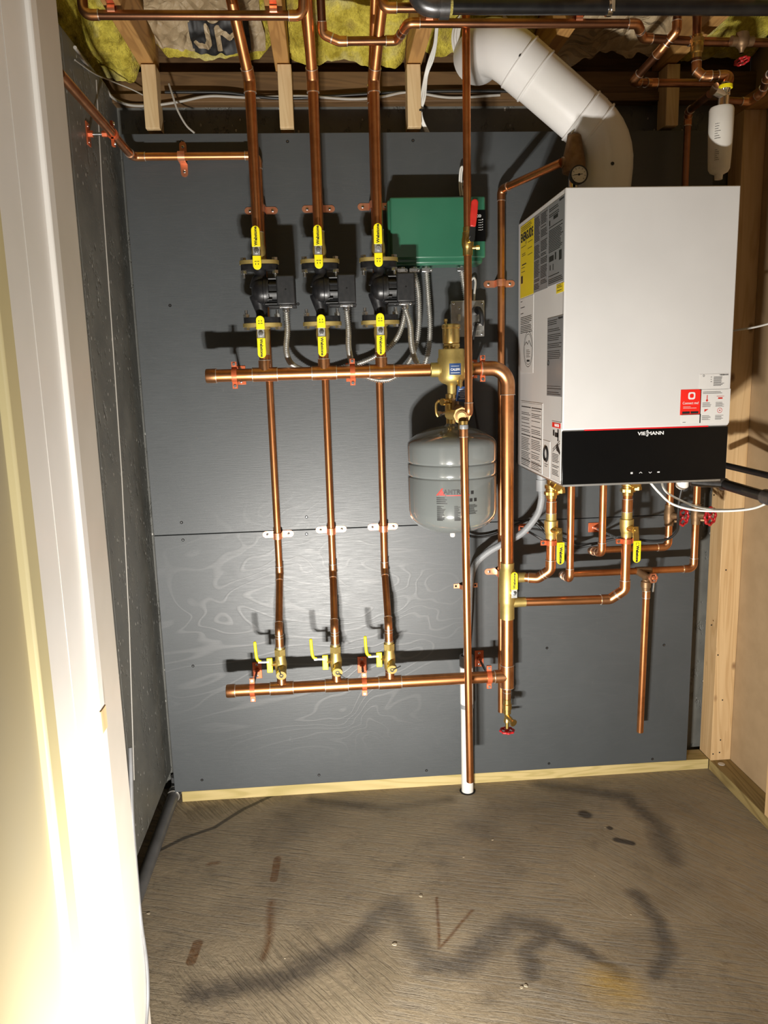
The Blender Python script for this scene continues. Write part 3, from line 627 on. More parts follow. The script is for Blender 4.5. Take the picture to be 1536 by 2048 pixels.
def pump(x, z1, z2, who):
    zc = (z1+z2)/2+.006; root = thing('circulator_pump', f'black {who} circulator pump with square motor box', 'pump', (x, -D1, zc), 'black circulator pumps in a row')
    b = MB(); n = 36; out = []
    for k in range(n):
        a = 2*PI*k/n; c, sn = math.cos(a), math.sin(a); rr = 1/((abs(c)/.053)**3+(abs(sn)/.025)**3)**(1/3); out.append((c*rr, sn*rr))
    b.prism(out, (x, -D1, z1-.001), X_, Y_, -Z_, .015); b.prism(out, (x, -D1, z2+.001), X_, Y_, Z_, .015)
    b.sweep(crom([(x, -D1, z1-.01), (x+.002, -D1, z1-.03), (x-.002, -D1, zc+.03), (x-.004, -D1, zc+.01)], 6), [.019, .0185, .018, .0175, .017, .0168, .017, .018, .019, .02, .021, .022, .023, .024, .025, .026, .027, .027, .027], 18)
    b.sweep(crom([(x, -D1, z2+.01), (x, -D1, z2+.03), (x-.004, -D1, zc-.03), (x-.006, -D1, zc-.01)], 6), [.019, .0185, .018, .0175, .017, .0168, .017, .018, .019, .02, .021, .022, .023, .024, .025, .026, .027, .027, .027], 18)
    b.lathe((x-.026, -D1, zc), X_, [(0, 0), (.016, .001), (.030, .006), (.037, .014), (.040, .024), (.040, .034), (.043, .036), (.043, .044), (.030, .046)], 30)
    b.build('pump_body', 'pump', root)
    b = MB(); b.lathe((x+.018, -D1, zc), X_, [(.040, 0), (.040, .006), (.034, .008), (.034, .042), (.03, .046), (0, .046)], 28)
    for k in range(10):
        a = 2*PI*k/10+.2; e = Vector((0, math.cos(a), math.sin(a))); b.obox(Vector((x+.038, -D1, zc))+e*.037, X_, e, X_.cross(e), .014, .004, .0018)
    b.build('motor', 'plastic', root)
    b = MB(); b.box((x+.047, -D1-.045, zc-.040), (x+.099, -D1+.045, zc+.041)); bx = b.build('terminal_box', 'plastic', root, .004)
    MB().lathe((x+.073, -D1-.0448, zc+.002), (0, -1, 0), [(0, .0004), (.0022, .0006), (.003, 0)], 10).build('cover_screw', 'hole', bx)
    b = MB(); b.box((x+.022, -D1-.036, zc-.046), (x+.1, -D1+.03, zc-.0405)); b.cyl((x+.012, -D1-.03, zc-.036), (x+.05, -D1-.03, zc-.036), .0032, 10); b.cyl((x+.020, -D1-.034, zc-.024), (x+.034, -D1-.034, zc-.024), .0028, 10); b.build('bracket', 'plastic', root, .001)
    b = MB(); cx, cz = x+.071, zc-.041; b.box((cx-.019, -D1-.040, cz-.007), (cx+.019, -D1-.006, cz)); b.cyl((cx, -D1-.026, cz-.005), (cx, -D1-.026, cz-.017), .0105, 16)
    for sx in (-1, 1): b.lathe((cx+sx*.015, -D1-.039, cz-.004), (0, -1, 0), [(.004, 0), (.004, .003), (0, .003)], 10)
    b.build('conduit_connector', 'steel', root, .001)
    return Vector((cx, -D1-.026, cz-.016))
jack = []
for i, x in enumerate(CX):
    who = ords[i]
    zf1 = at(515, 531, D1).z+(.002, .002, .004)[i]; zf2 = at(517, 647, D1).z
    pump_out = pump(x, zf1, zf2, who); jack.append(pump_out)
    isovalve(x, zf1, True, who, 'on top of'); isovalve(x, zf2, False, who, 'underneath')
    # riser above pump, with 45 degree bend towards the room
    ptop = Vector((x, -D1, 2.232)); tgt = slant(((463, 613, 765)[i]), 0, ptop); far = ptop+(tgt-ptop)*1.55
    pipe('supply_pipe', f'{who} copper pipe rising from the pumps and leaning out along the ceiling', [(x, -D1, zf1+.075), ptop, far], .0148, 'copper', bend=1.2, group='copper pipes above the pumps', sleeves=[])
    b_ = pipe('manifold_riser', f'short copper stub between the upper manifold and the {who} lower pump valve', [(x, -D1, ZU+.018), (x, -D1, zf2-.08)], .0148, 'copper', group='short stubs on the upper manifold')
    # return pipe on the wall
    xr = x+.0015; zk = (.838, .832, .828)[i]; zv = .627
    path = [(xr, -D0, 2.215 if i else 2.05), (xr, -D0, .80), (x, -D1, .655), (x, -D1, .60)]
    if i == 0: path = [(WX+.065, -.66, 2.075), (WX+.065, -D0-.004, 2.072), (xr, -D0-.004, 2.072), (xr, -D0-.002, 1.9), (xr, -D0, .80), (x, -D1, .655), (x, -D1, .60)]
    else:
        p0 = Vector((xr, -D0, 2.24)); q = slant((0, 606, 749)[i], 0, p0); path = [p0+(q-p0)*1.3]+path; path[1] = tuple(p0)
    r_ = pipe('return_pipe', ('copper return pipe coming around from the left wall down to the low manifold', 'middle thin return pipe behind the pumps and down to the low manifold', 'right thin return pipe behind the pumps and down to the low manifold')[i], path, .0112, 'copper', bend=1.3, group='thin return pipes on the wall')
    # lower ball valve with drain
    root = thing('drain_ball_valve', f'{who} brass ball valve with thin yellow lever above the low manifold', 'valve', (x, -D1, .50), 'ball valves on the low manifold')
    b = MB(); b.lathe((x, -D1, ZL+.034), Z_, [(.0122, 0), (.0135, .0), (.0135, .012), (.0165, .014), (.0165, .022), (.0175, .026), (.0195, .044), (.0185, .056), (.0165, .064), (.0165, .078), (.0145, .082), (.0145, .102), (.0115, .102)], 20); b.hexn((x, -D1, ZL+.110), (x, -D1, ZL+.130), .0185); b.build('valve_body', 'brass_cast', root)
    MB().cyl((x, -D1, ZL+.136), (x, -D1, ZL+.176), .0129, 18).build('adapter', 'copper_fit', root)
    b = MB()
    for zz in (ZL+.036, ZL+.138, ZL+.176): rings(b, Vector((x, -D1, zz)), Z_, .0145)
    b.build('solder_joint', 'solder', root)
    zq = ZL+.079; b = MB(); b.cyl((x-.012, -D1-.004, zq+.006), (x-.03, -D1-.010, zq+.006), .008, 12); b.build('stem', 'brass', root)
    # drain outlet facing the camera with cap
    b = MB(); b.cyl((x+.004, -D1-.012, zq-.008), (x+.004, -D1-.04, zq-.014), .0115, 16); b.cyl((x+.004, -D1-.04, zq-.014), (x+.004, -D1-.052, zq-.017), .0155, 18); oc = b.build('drain_cap', 'brass_cast', root)
    a = (-.1, .9, .5)[i]; e = Vector((math.sin(a*2.2), -.12, math.cos(a*2.2) if i != 1 else -.7)).normalized(); q = Vector((x+.004, -D1-.0535, zq-.017))
    b = MB(); b.torus(q, (0, -1, 0), .005, .0016, 16, 6); b.sweep([q+e*.005, q+e*.018+Vector((0, -.002, 0)), q+e*.03], .0018, 8); b.build('cap_tether', 'rubber', oc)
    # lever: flat yellow tab + wire handle
    q = Vector((x-.031, -D1-.012, zq+.004)); b = MB(); b.obox(q+Vector((-.002, 0, 0)), X_, Z_, Y_, .009, .024, .0045); lv = b.build('lever_tab', 'yellow', root, .002)
    b = MB(); b.obox(q+Vector((-.02, 0, .012)), X_, Z_, Y_, .016, .0022, .006); b.build('lever_arm', 'steel', lv)
    b = MB(); b.sweep(crom([q+Vector((-.028, 0, .013)), q+Vector((-.036, 0, .016)), q+Vector((-.041, 0, .026)), q+Vector((-.043, 0, .05)), q+Vector((-.044, 0, .075))], 6), .0048, 12); b.ball(q+Vector((-.044, 0, .075)), .0048); b.build('lever_grip', 'yellow', lv)
    strap((xr, -D0, at(555, (1068, 1063, 1062)[i], 0).z-.0), .0112, f'copper strap holding the {who} return pipe at the plywood seam')
    strap((xr, -D0, at(640, (420, 418, 415)[i], 0).z), .0112, f'copper strap on the {who} return pipe just above the pumps')
strap((at(367, 312, 0).x, -D0-.004, 2.072), .0112, 'upright copper strap on the horizontal pipe at the upper left', vertical=False)
hanger((WX+.065, -.246, 2.0735), .0112, 'hanger with red plate fixed to the dark left wall', axis=Y_, wall_n=X_, wall_d=.065)
# ================================================================== AIR SEPARATOR, FILL LINE, TANK
SX = at(903, 740, D1).x; root = thing('air_separator', 'brass air separator with blue label on the upper manifold', 'air separator', (SX, -D1, ZU))
b = MB(); b.lathe((SX, -D1, ZU-.075), Z_, [(0, 0), (.013, 0), (.013, .028), (.017, .031), (.030, .036), (.038, .044), (.0415, .056), (.0415, .105), (.0385, .112), (.0385, .13), (.0375, .134), (.0, .134)], 32)
b.lathe((SX-.062, -D1, ZU), X_, [(.0185, 0), (.0215, 0), (.0215, .024), (.0235, .026), (.024, .045)], 22); b.lathe((SX+.062, -D1, ZU), -X_, [(.0185, 0), (.0215, 0), (.0215, .024), (.0235, .026), (.024, .045)], 22); b.build('separator_body', 'brass_cast', root)
b = MB(); b.lathe((SX, -D1, ZU+.06), Z_, [(.024, 0), (.024, .008), (.0215, .01), (.0215, .014), (.0245, .016), (.0255, .02), (.0255, .058), (.0275, .06), (.0275, .068), (.024, .071), (0, .071)], 28); b.hexn((SX, -D1, ZU+.064), (SX, -D1, ZU+.074), .0265); cap = b.build('vent_cap', 'brass', root)
b = MB(); b.lathe((SX-.016, -D1, ZU+.13), Z_, [(.0035, 0), (.0035, .008), (.0055, .009), (.0055, .016), (0, .016)], 10); b.build('vent_screw', 'brass', cap)
def curved(mb, fn, u0, u1, v0, v1, n=8):
    vs = [fn(u0+(u1-u0)*i/n, v, 0) for i in range(n+1) for v in (v0, v1)]; o = [(2*i, 2*i+2, 2*i+3, 2*i+1) for i in range(n)]; return mb.add(vs, o)
def cylmap(cx, cy, cz, R, a0=0.):
    def fn(u, v, h):
        a = a0+u/R; return Vector((cx+math.sin(a)*(R+h), cy-math.cos(a)*(R+h), cz+v))
    return fn
f1 = cylmap(SX, -D1, ZU, .0418, .12); b = MB(); curved(b, f1, -.018, .018, -.016, .017); lb = b.build('label', 'blue', root)
f2 = cylmap(SX, -D1, ZU, .0422, .12); b = MB(); add_text(b, 'CALEFFI', .0095, 0, 0, 0, 0, .0002, .85, lambda x, y, z: f2(x, y-.001, z)); curved(b, f2, -.014, .014, -.011, -.0095); curved(b, f2, -.013, .012, .0085, .0095); b.build('lettering', 'white_ink', lb)
# stem, small service valves under the separator down to the tank
root = thing('tank_service_valve', 'small brass valves between the air separator and the grey tank', 'valve', (SX-.004, -D1, 1.33)); vx = SX-.004
b = MB(); b.lathe((vx, -D1, 1.275), Z_, [(.012, 0), (.014, 0), (.014, .022), (.011, .025), (.011, .034), (.017, .036), (.017, .062), (.012, .066), (.012, .074), (.015, .076), (.015, .089), (.01, .091)], 18); b.hexn((vx, -D1, 1.34), (vx, -D1, 1.352), .018); b.build('valve_body', 'brass', root)
b = MB(); b.cyl((vx-.008, -D1-.01, 1.343), (vx-.026, -D1-.03, 1.343), .008, 12); b.cyl((vx-.026, -D1-.03, 1.343), (vx-.031, -D1-.034, 1.343), .0105, 14); b.build('bleed_screw', 'brass', root)
b = MB(); b.cyl((vx-.012, -D1, 1.308), (vx-.034, -D1-.014, 1.308), .006, 10); b.hexn((vx-.034, -D1-.014, 1.308), (vx-.040, -D1-.018, 1.308), .009); b.build('stem', 'steel', root)
b = MB(); b.sweep(crom([(vx-.041, -D1-.02, 1.300), (vx-.046, -D1-.02, 1.312), (vx-.046, -D1-.02, 1.337), (vx-.036, -D1-.022, 1.348)], 5), [.004]*16, 8); b.build('handle', 'brass', root)
b = MB(); b.cyl((vx+.014, -D1-.012, 1.325), (vx+.02, -D1-.10, 1.318), .012, 16); b.cyl((vx+.01, -D1-.03, 1.29), (vx+.01, -D1-.03, 1.352), .0105, 14); b.build('side_branch', 'bronze', root)
b = MB(); b.obox((SX+.022, -D1-.052, ZU-.072), Vector((.99, 0, -.12)).normalized(), Vector((.12, 0, .99)).normalized(), -Y_, .016, .022, .0012); tg = tag(b.build('hang_tag', 'blue', None, .0008), 'dark blue paper tag hanging below the air separator', 'tag')
b = MB(); 
for k in range(6): b.obox((SX+.022, -D1-.0535, ZU-.058-k*.0055), X_, Z_, -Y_, (.009, .011, .008, .011, .006, .010)[k], .0008, .0002)
b.build('printed_text', 'white_ink', tg)
b = MB(); b.cyl((SX+.016, -D1-.03, ZU-.034), (SX+.018, -D1-.038, ZU-.052), .0045, 10); b.cyl((SX+.018, -D1-.048, ZU-.03), (SX+.018, -D1-.048, ZU-.054), .006, 10); b.build('tag_clip', 'brass', tg)
# fill line coming down in front
FX = 1.2115; FD = .30; zf = at(936, 828, FD).z
hx = Vector((FX-.010, -FD-.006, zf-.004))
pipe('fill_pipe', 'tall thin copper pipe coming down in front of the brass separator', [(FX, -FD, 2.57), (FX, -FD, zf), (FX-.004, -FD+.045, zf-.002)], .0107, 'copper', bend=1.1)
root = thing('hex_union', 'brass hexagonal union at the foot of the tall thin pipe', 'fitting', hx)
b = MB(); n_ = Vector((-.25, -1, -.1)).normalized(); q = hx+Vector((-.006, .02, 0)); b.sweep([q+n_*-.008, q+n_*.012], .0245, 8); b.lathe(q+n_*.011, n_, [(.02, 0), (.019, .003), (.016, .004), (.0155, .008), (.012, .009), (.0118, .012), (0, .012)], 24); b.build('union_nut', 'bronze_warm', root)
b = MB(); b.cyl(q, q+Vector((-.028, .07, 0)), .014, 16); b.build('union_tail', 'brass_cast', root)
b = MB(); b.lathe((q.x-.003, -.312, q.z-.048), Z_, [(.010, 0), (.0105, 0), (.0105, .008), (.0135, .01), (.0135, .034)], 16); b.build('outlet', 'brass', root)
root = thing('fill_valve', 'small brass ball valve with red lever on the tall thin pipe', 'valve', (FX, -FD, at(938, 485, FD).z)); zz = at(938, 485, FD).z
b = MB(); b.lathe((FX, -FD, zz-.034), Z_, [(.0107, 0), (.0135, 0), (.0135, .018), (.0145, .02), (.0165, .03), (.0165, .042), (.0145, .052), (.0145, .06), (.0125, .062), (.0125, .074), (.0107, .074)], 18); b.cyl((FX, -FD-.01, zz+.004), (FX+.006, -FD-.026, zz+.004), .0085, 12); b.cyl((FX+.012, -FD, zz-.014), (FX+.027, -FD-.003, zz-.014), .0045, 10); b.hexn((FX+.023, -FD-.003, zz-.014), (FX+.032, -FD-.004, zz-.014), .0065); b.build('valve_body', 'brass', root)
up = Vector((.09, 0, 1)).normalized(); q = Vector((FX+.006, -FD-.028, zz+.004)); N = Vector((0, -1, 0)); S = N.cross(up)
b = MB(); b.hexn(q, q+N*.006, .0085); b.obox(q+up*.017+N*.001, S, up, N, .008, .018, .0012); h = b.build('handle_plate', 'chrome', root)
b = MB(); pts = [(-.0075, .032), (.0075, .032), (.0095, .06)]+[(.0095*math.cos(PI*i/8), .093+.0095*math.sin(PI*i/8)) for i in range(9)]+[(-.0095, .06)]; b.prism(pts, q-N*.002, S, up, N, .008); b.build('grip', 'red_grip', h, .0025)
# relief drain down into the stand pipe
za = 1.262; pipe('drain_pipe', 'thin copper pipe ending in front of the white standpipe', [(FX-.018, -.314, za+.012), (FX+.002, -.262, .16)], .0112, 'copper', sleeves=[((FX-.018, -.3135, za-.002), Z_, .012)])
b = MB(); b.lathe((FX-.018, -.314, za+.008), Z_, [(.0125, 0), (.0135, .002), (.0135, .012), (.011, .013)], 14); tag(b.build('thread_collar', 'paper_grey'), 'grey collar wrapped with tape above the drain pipe', 'collar')
hz = at(925, 1173, .01); root = thing('pipe_strap', 'pale strap behind the drain pipe above the white standpipe', 'strap', (hz.x+.01, 0, hz.z), 'two hole copper straps')
for s in (-1, 1):
    b = MB(); b.obox((hz.x+.012+s*.031, -.001, hz.z), X_, Z_, Y_, .009, .0075, .001); b.build('ear', 'clip', root); screw_bit(root, (hz.x+.012+s*.033, -.002, hz.z), .0035, mat='hole')
b = MB(); b.tube((hz.x+.012, -.005, hz.z-.0075), (hz.x+.012, -.005, hz.z+.0075), .023, .0215, 20); b.build('band', 'clip', root)
px_ = 1.2435; zt = at(935, 1312, .05).z; root = thing('standpipe', 'white plastic standpipe rising from the floor', 'pipe', (px_, -.045, 0))
MB().tube((px_, -.045, -.0), (px_, -.045, zt-.05), .0205, .0175, 26).build('pipe_length', 'white_pvc', root)
b = MB(); b.tube((px_, -.045, zt-.04), (px_, -.045, zt), .0235, .018, 26); b.build('coupling', 'grey_pvc', root)
b = MB(); b.tube((px_, -.045, zt-.17), (px_, -.045, zt-.035), .0222, .0175, 26); b.build('coupling', 'white_pvc', root)
b = MB(); b.tube((px_, -.045, zt-.185), (px_, -.045, zt-.17), .0228, .0175, 26); b.build('collar', 'grey_pvc', root)
b = MB(); b.lathe((px_, -.045, .0005), Z_, [(.0207, 0), (.027, 0), (.0275, .001), (.0207, .0015)], 24); b.build('floor_gap', 'hole', root)
# tank
TX = 1.1825; TR = .1345; zb, ztop = at(903, 1066, D1).z+.004, 1.277; root = thing('expansion_tank', 'grey round expansion tank hanging below the brass separator', 'tank', (TX, -D1, zb))
H = ztop-zb; prof = [(0, 0), (.04, .003), (.08, .012), (.11, .028), (.126, .045), (.1335, .062), (TR, .075), (TR, .175)]
prof += [(TR-.001, .177), (TR-.0035, .180), (TR-.001, .183), (TR, .186), (TR, .214), (TR-.001, .216), (TR-.0035, .219), (TR-.001, .222), (TR, .225), (TR, .268), (.1325, .279), (.124, .289), (.106, .302), (.075, .316), (.04, .325), (.02, .3275), (.016, H), (0, H)]
MB().lathe((TX, -D1, zb), Z_, prof, 64).build('tank_shell', 'tank', root, ang=50)
MB().lathe((TX, -D1, zb-.016), Z_, [(0, 0), (.006, 0), (.008, .003), (.008, .012), (.006, .018)], 12).build('valve_cap', 'white_pvc', root)
f3 = cylmap(TX, -D1, zb, TR+.0004, -.16); lz = at(900, 985, .3).z-zb
b = MB(); add_text(b, 'AMTROL', .0185, 0, 0, 0, 0, .0005, 1.0, lambda x, y, z: f3(x+.012, y+lz, z)); lt = b.build('lettering', 'ink', root)
b = MB(); b.add([f3(-.047, lz-.010, 0), f3(-.030, lz+.011, 0), f3(-.025, lz+.011, 0), f3(-.041, lz-.010, 0)], [(0, 1, 2, 3)]); b.add([f3(-.038, lz-.010, 0), f3(-.0285, lz+.006, 0), f3(-.019, lz-.010, 0)], [(0, 2, 1)]); curved(b, f3, -.017, .052, -.011+lz, -.0085+lz); b.build('printed_emblem', 'red_ink', root)
b = MB(); random.seed(3)
for k in range(4): curved(b, f3, -.046, -.046+random.uniform(.02, .04), lz-.018-k*.0055, lz-.0155-k*.0055)
for k in range(15): curved(b, f3, -.045, -.045+random.uniform(.012, .026), lz-.042-k*.003, lz-.0405-k*.003); curved(b, f3, .006, .006+random.uniform(.01, .02), lz-.042-k*.003, lz-.0405-k*.003)
for k in range(9): curved(b, f3, .047, .047+random.uniform(.018, .03), lz-.04-k*.0033, lz-.0385-k*.0033)
for (u, v) in ((.056, -.008), (.052, -.03), (.066, -.03)): curved(b, f3, u, u+.009, lz+v, lz+v+.010, 3)
b.build('printed_text', 'ink', root)
# ================================================================== GREEN CONTROL BOX, SWITCH, CONDUITS
root = thing('control_box', 'green metal relay box mounted above the pumps', 'control box', (1.16, 0, 1.746))
b = MB(); b.box((1.012, -.085, 1.748), (1.297, -.0, 1.936)); bb = b.build('enclosure', 'green', root, .008)
b = MB(); b.box((1.019, -.096, 1.764), (1.303, -.07, 1.939)); cv = b.build('cover', 'green', root, .005)
pz0, pz1 = at(950, 483, .096).z, at(950, 420, .096).z; b = MB(); b.box((at(928, 450, .096).x, -.0968, pz0), (at(971, 450, .096).x, -.095, pz1)); lb = b.build('indicator_label', 'gloss_black', cv)
b = MB(); add_text(b, 'Taco', .016, (at(950, 430, .097).x+.004, -.0969, at(957, 431, .097).z), X_, Z_, -Y_, .0005, .9)
for k in range(5): q = at(960, 440+k*5, .097); b.obox(q, X_, Z_, -Y_, .005, .0006, .0002); q = at(965, 439+k*5, .097); b.lathe(q, -Y_, [(0, .0003), (.0011 if k else .0018, .0003), (.0011 if k else .0018, 0)], 8)
b.build('lettering', 'white_ink', lb)
cons = []
for px in (804, 828, 853, 924):
    q = at(px, 531, .055); x = q.x; b = MB(); b.cyl((x, -.05, 1.747), (x, -.05, 1.736), .0125, 14); b.box((x-.016, -.064, 1.730), (x+.016, -.040, 1.742)); b.cyl((x+.013, -.066, 1.736), (x+.013, -.06, 1.736), .004, 10); b.build('conduit_connector', 'steel', root, .0012); cons.append(Vector((x, -.05, 1.732)))
def conduit(label, pts): return tag(flex(pts, .0092, .0062, .36).build('flexible_conduit', 'galv', None, ang=60), label, 'conduit', 'flexible metal conduits')
A_ = lambda px, py, d: at(px, py, d)
conduit('flexible conduit from the left pump running behind the upper manifold', [jack[0], A_(575, 660, .17), A_(573, 705, .13), A_(590, 733, .07), A_(640, 745, .03), A_(700, 732, .03), A_(745, 716, .03), A_(783, 690, .05), A_(803, 655, .08), A_(812, 600, .09), cons[0]])
conduit('flexible conduit from the middle pump looping below the upper manifold', [jack[1], A_(697, 660, .17), A_(698, 700, .13), A_(710, 738, .06), A_(745, 758, .055), A_(785, 757, .055), A_(815, 728, .06), A_(832, 690, .06), A_(838, 640, .06), A_(836, 580, .055), cons[1]])
conduit('flexible conduit from the right pump looping up to the green box', [jack[2], A_(820, 650, .17), A_(823, 690, .13), A_(832, 722, .1), A_(846, 735, .075), A_(857, 700, .06), A_(860, 650, .055), A_(856, 590, .05), cons[2]])
conduit('short flexible conduit between the green box and the switch', [cons[3], A_(926, 560, .052), A_(930, 585, .05), A_(933, 606, .045)])
root = thing('switch_box', 'steel switch box with a toggle and a black plug, behind the tall thin pipe', 'switch', (1.256, 0, 1.537))
b = MB(); b.box((1.207, -.05, 1.540), (1.302, 0, 1.640)); b.build('box', 'galv', root, .004)
b = MB(); b.box((1.203, -.0545, 1.535), (1.307, -.050, 1.644)); cv = b.build('cover', 'galv', root, .002)
for (x, z) in ((1.211, 1.636), (1.299, 1.636), (1.211, 1.543), (1.299, 1.543)): screw_bit(cv, (x, -.0545, z), .0035)
for z in (1.622, 1.560): screw_bit(cv, (1.228, -.0545, z), .0035)
b = MB(); b.obox((1.228, -.058, 1.593), X_, Vector((0, -.5, .86)), Vector((0, -.86, -.5)), .004, .009, .005); b.build('toggle', 'ivory', cv, .001)
b = MB(); b.box((1.262, -.0555, 1.552), (1.296, -.0540, 1.628)); b.build('receptacle', 'galv', cv, .004)
for s in (-1,): b = MB(); b.lathe((1.278, -.0555, 1.572), (0, -1, 0), [(.008, 0), (.0075, .001), (0, .001)], 12); b.build('outlet_face', 'dark_grey', cv)
root = thing('power_plug', 'black plug in the switch box with its cord going down', 'plug', (1.284, -.056, 1.61))
b = MB(); b.sweep([(1.280, -.056, 1.612), (1.281, -.085, 1.612)], [.014, .012], 16); b.sweep(crom([(1.281, -.078, 1.618), (1.289, -.088, 1.605), (1.292, -.088, 1.585), (1.291, -.085, 1.566)], 6), .0075, 12); b.build('plug_body', 'plastic', root)
b = MB(); b.sweep(crom([(1.291, -.085, 1.57), A_(952, 650, .08), A_(944, 700, .06), A_(942, 735, .04), A_(946, 800, .03), A_(975, 950, .02), A_(990, 1020, .02)]), .0042, 8); b.build('cord', 'rubber', root)
b = MB(); b.lathe((1.2905, -.085, 1.572), (0, 0, -1), [(.0078, 0), (.0078, .006), (.0045, .006)], 12); b.build('cord_collar', 'paper', root)
root = thing('cable_tail', 'white cable loop standing on top of the green box', 'cable', A_(926, 388, .03))
pz = [A_(921, 392, .03), A_(919, 370, .03), A_(920, 345, .03), A_(923, 334, .03), A_(929, 337, .03), A_(930, 355, .03), A_(928, 372, .03), A_(926, 392, .03)]
MB().sweep(crom(pz), .0028, 8).build('cable_jacket', 'wire_white', root)
MB().sweep(crom([p+Vector((.005, -.004, .0)) for p in pz[:4]]+[pz[4]+Vector((.003, -.004, .002)), pz[5]+Vector((-.003, -.004, 0)), pz[6]+Vector((-.003, -.004, 0))]), .0024, 8).build('cable_jacket', 'wire_white', root)
b = MB(); pz = [A_(948, 603, .02), A_(949, 585, .02), A_(951, 565, .02), A_(948, 556, .02), A_(942, 560, .02)]; tag(b.sweep(crom(pz), .0035, 8).build('cable_loop', 'wire_white'), 'pale cable loop sticking up behind the switch box', 'cable')
# rear thin pipe to relief valve
PX = 1.3655
knee = Vector((PX, -.028, at(1003, 376, .03).z-.004)); end = at(1123, 325, .25)
pipe('relief_pipe', 'thin copper pipe running down behind the thick riser from the relief valve', [end, knee, (PX, -.028, .278)], .0112, 'copper', bend=1.1)
strap((PX-.0005, -.028, at(1000, 568, 0).z), .0112, 'copper strap on the relief pipe left of the boiler')
strap((PX-.0005, -.028, at(1000, 1142, 0).z), .0112, 'copper strap half hidden behind the brass separator valve')
root = thing('relief_valve', 'dull bronze relief valve standing on top of the boiler', 'valve', (1.523, -.25, 1.873)); rx, ry = 1.519, -.25
dv = (end-Vector((rx, ry, 1.998))).normalized(); zc = at(1150, 322, .25).z
b = MB(); b.lathe((rx, ry, zc-.035), Z_, [(0, 0), (.022, 0), (.030, .004), (.032, .018), (.030, .045), (.026, .062), (.021, .085), (.019, .1), (.013, .104), (0, .104)], 26); b.cyl((rx, ry, zc-.004), end, .017, 18, .0145); b.build('valve_body', 'bronze', root)
b = MB(); b.lathe((rx, ry, 1.874), Z_, [(.014, 0), (.014, zc-1.905), (.011, zc-1.9)], 16); b.hexn((rx, ry, 1.885), (rx, ry, 1.905), .026); b.build('base_fitting', 'chrome', root)
b = MB(); zz = zc+.068
b.sweep(crom([(rx-.012, ry-.01, zz), (rx+.0, ry-.012, zz+.012), (rx+.012, ry-.012, zz+.006), (rx+.02, ry-.012, zz-.004)], 6), .002, 8); b.obox((rx, ry, zz+.006), Vector((.9, 0, .4)).normalized(), Y_, Vector((-.4, 0, .9)).normalized(), .010, .006, .001); b.build('test_lever', 'steel', root)
b = MB(); b.obox((rx+.028, ry+.012, zc+.01), Vector((.75, -.6, -.1)).normalized(), Z_, Vector((.6, .75, 0)), .015, .048, .0008); b.build('hang_tag', 'paper_yellow', root)
b = MB(); b.obox((rx+.028, ry+.0105, zc+.02), Vector((.75, -.6, -.1)).normalized(), Z_, Vector((.6, .75, 0)), .001, .001, .001)
b = MB(); gq = at(1158, 349, .305); b.lathe(gq+Y_*.016, (0, -1, 0), [(0, 0), (.0235, 0), (.0245, .004), (.0245, .018), (.0215, .019), (.0215, .0165), (0, .0165)], 28); b.cyl(gq+Y_*.016, gq+Vector((.0, .05, 0)), .007, 10); gb = b.build('gauge_body', 'plastic', root)
b = MB(); b.lathe(gq+Y_*.0, (0, -1, 0), [(0, .0008), (.0213, .0008), (.0213, 0)], 28); dl = b.build('gauge_dial', 'dial', gb)
b = MB()
for k in range(9): a = math.radians(-130+k*32.5); e = Vector((math.sin(a), 0, math.cos(a))); b.obox(gq-Y_*.001+e*.0165, e, e.cross(Y_), Y_, .002, .0005, .0003)
b.obox(gq-Y_*.0013+Vector((-.002, 0, 0)), Vector((.99, 0, .12)).normalized(), Z_, Y_, .012, .0007, .0003); b.lathe(gq-Y_*.001, (0, -1, 0), [(.003, 0), (.003, .0008), (0, .0008)], 12); b.build('gauge_needle', 'ink', dl)
# ================================================================== BOILER
BX, BW, BZ, BH, BF, BD = 1.4235, .45, 1.1236, .7495, .4896, .4776
root = thing('wall_boiler', 'white wall hung boiler with a glossy black control band', 'boiler', (BX+BW/2, 0, BZ))
bz = 1.2715
b = MB(); b.box((BX, -BF+.004, BZ+.003), (BX+BW, -BF+BD, BZ+BH)); cs = b.build('casing', 'white_enamel', root, .003)
b = MB(); b.box((BX, -BF-.002, bz), (BX+BW, -BF+.012, BZ+BH)); fp = b.build('front_cover', 'white_enamel', root, .003)
b = MB(); b.box((BX+.0005, -BF-.001, BZ+.003), (BX+BW-.0005, -BF+.010, bz-.0035)); cp = b.build('control_panel', 'gloss_black', root, .0015)
b = MB(); b.box((BX+.06, -BF-.0005, bz-.0032), (BX+BW-.055, -BF+.006, bz-.0006)); b.build('light_bar', 'led_red', root)
b = MB(); b.box((BX+.008, -BF+.012, BZ-.004), (BX+BW-.008, -BF+BD-.02, BZ+.004)); b.build('bottom_tray', 'galv', root)
b = MB(); b.box((BX+.05, -.014, BZ+.1), (BX+BW-.05, -.0005, BZ+BH-.1)); b.build('mounting_bracket', 'galv', root)
b = MB(); fy = -BF-.0012; q = at(1293, 867, BF)
add_text(b, 'VIE', .0125, (q.x-.0135, fy, q.z), X_, Z_, -Y_, .0003, 1.25); add_text(b, 'S', .014, (q.x+.0015, fy, q.z+.0028), X_, Z_, -Y_, .0004, .9); add_text(b, 'S', .014, (q.x+.0015, fy, q.z-.0028), X_, Z_, -Y_, .0004, .9); add_text(b, 'MANN', .0125, (q.x+.0245, fy, q.z), X_, Z_, -Y_, .0003, 1.2); b.build('lettering', 'white_ink', cp)
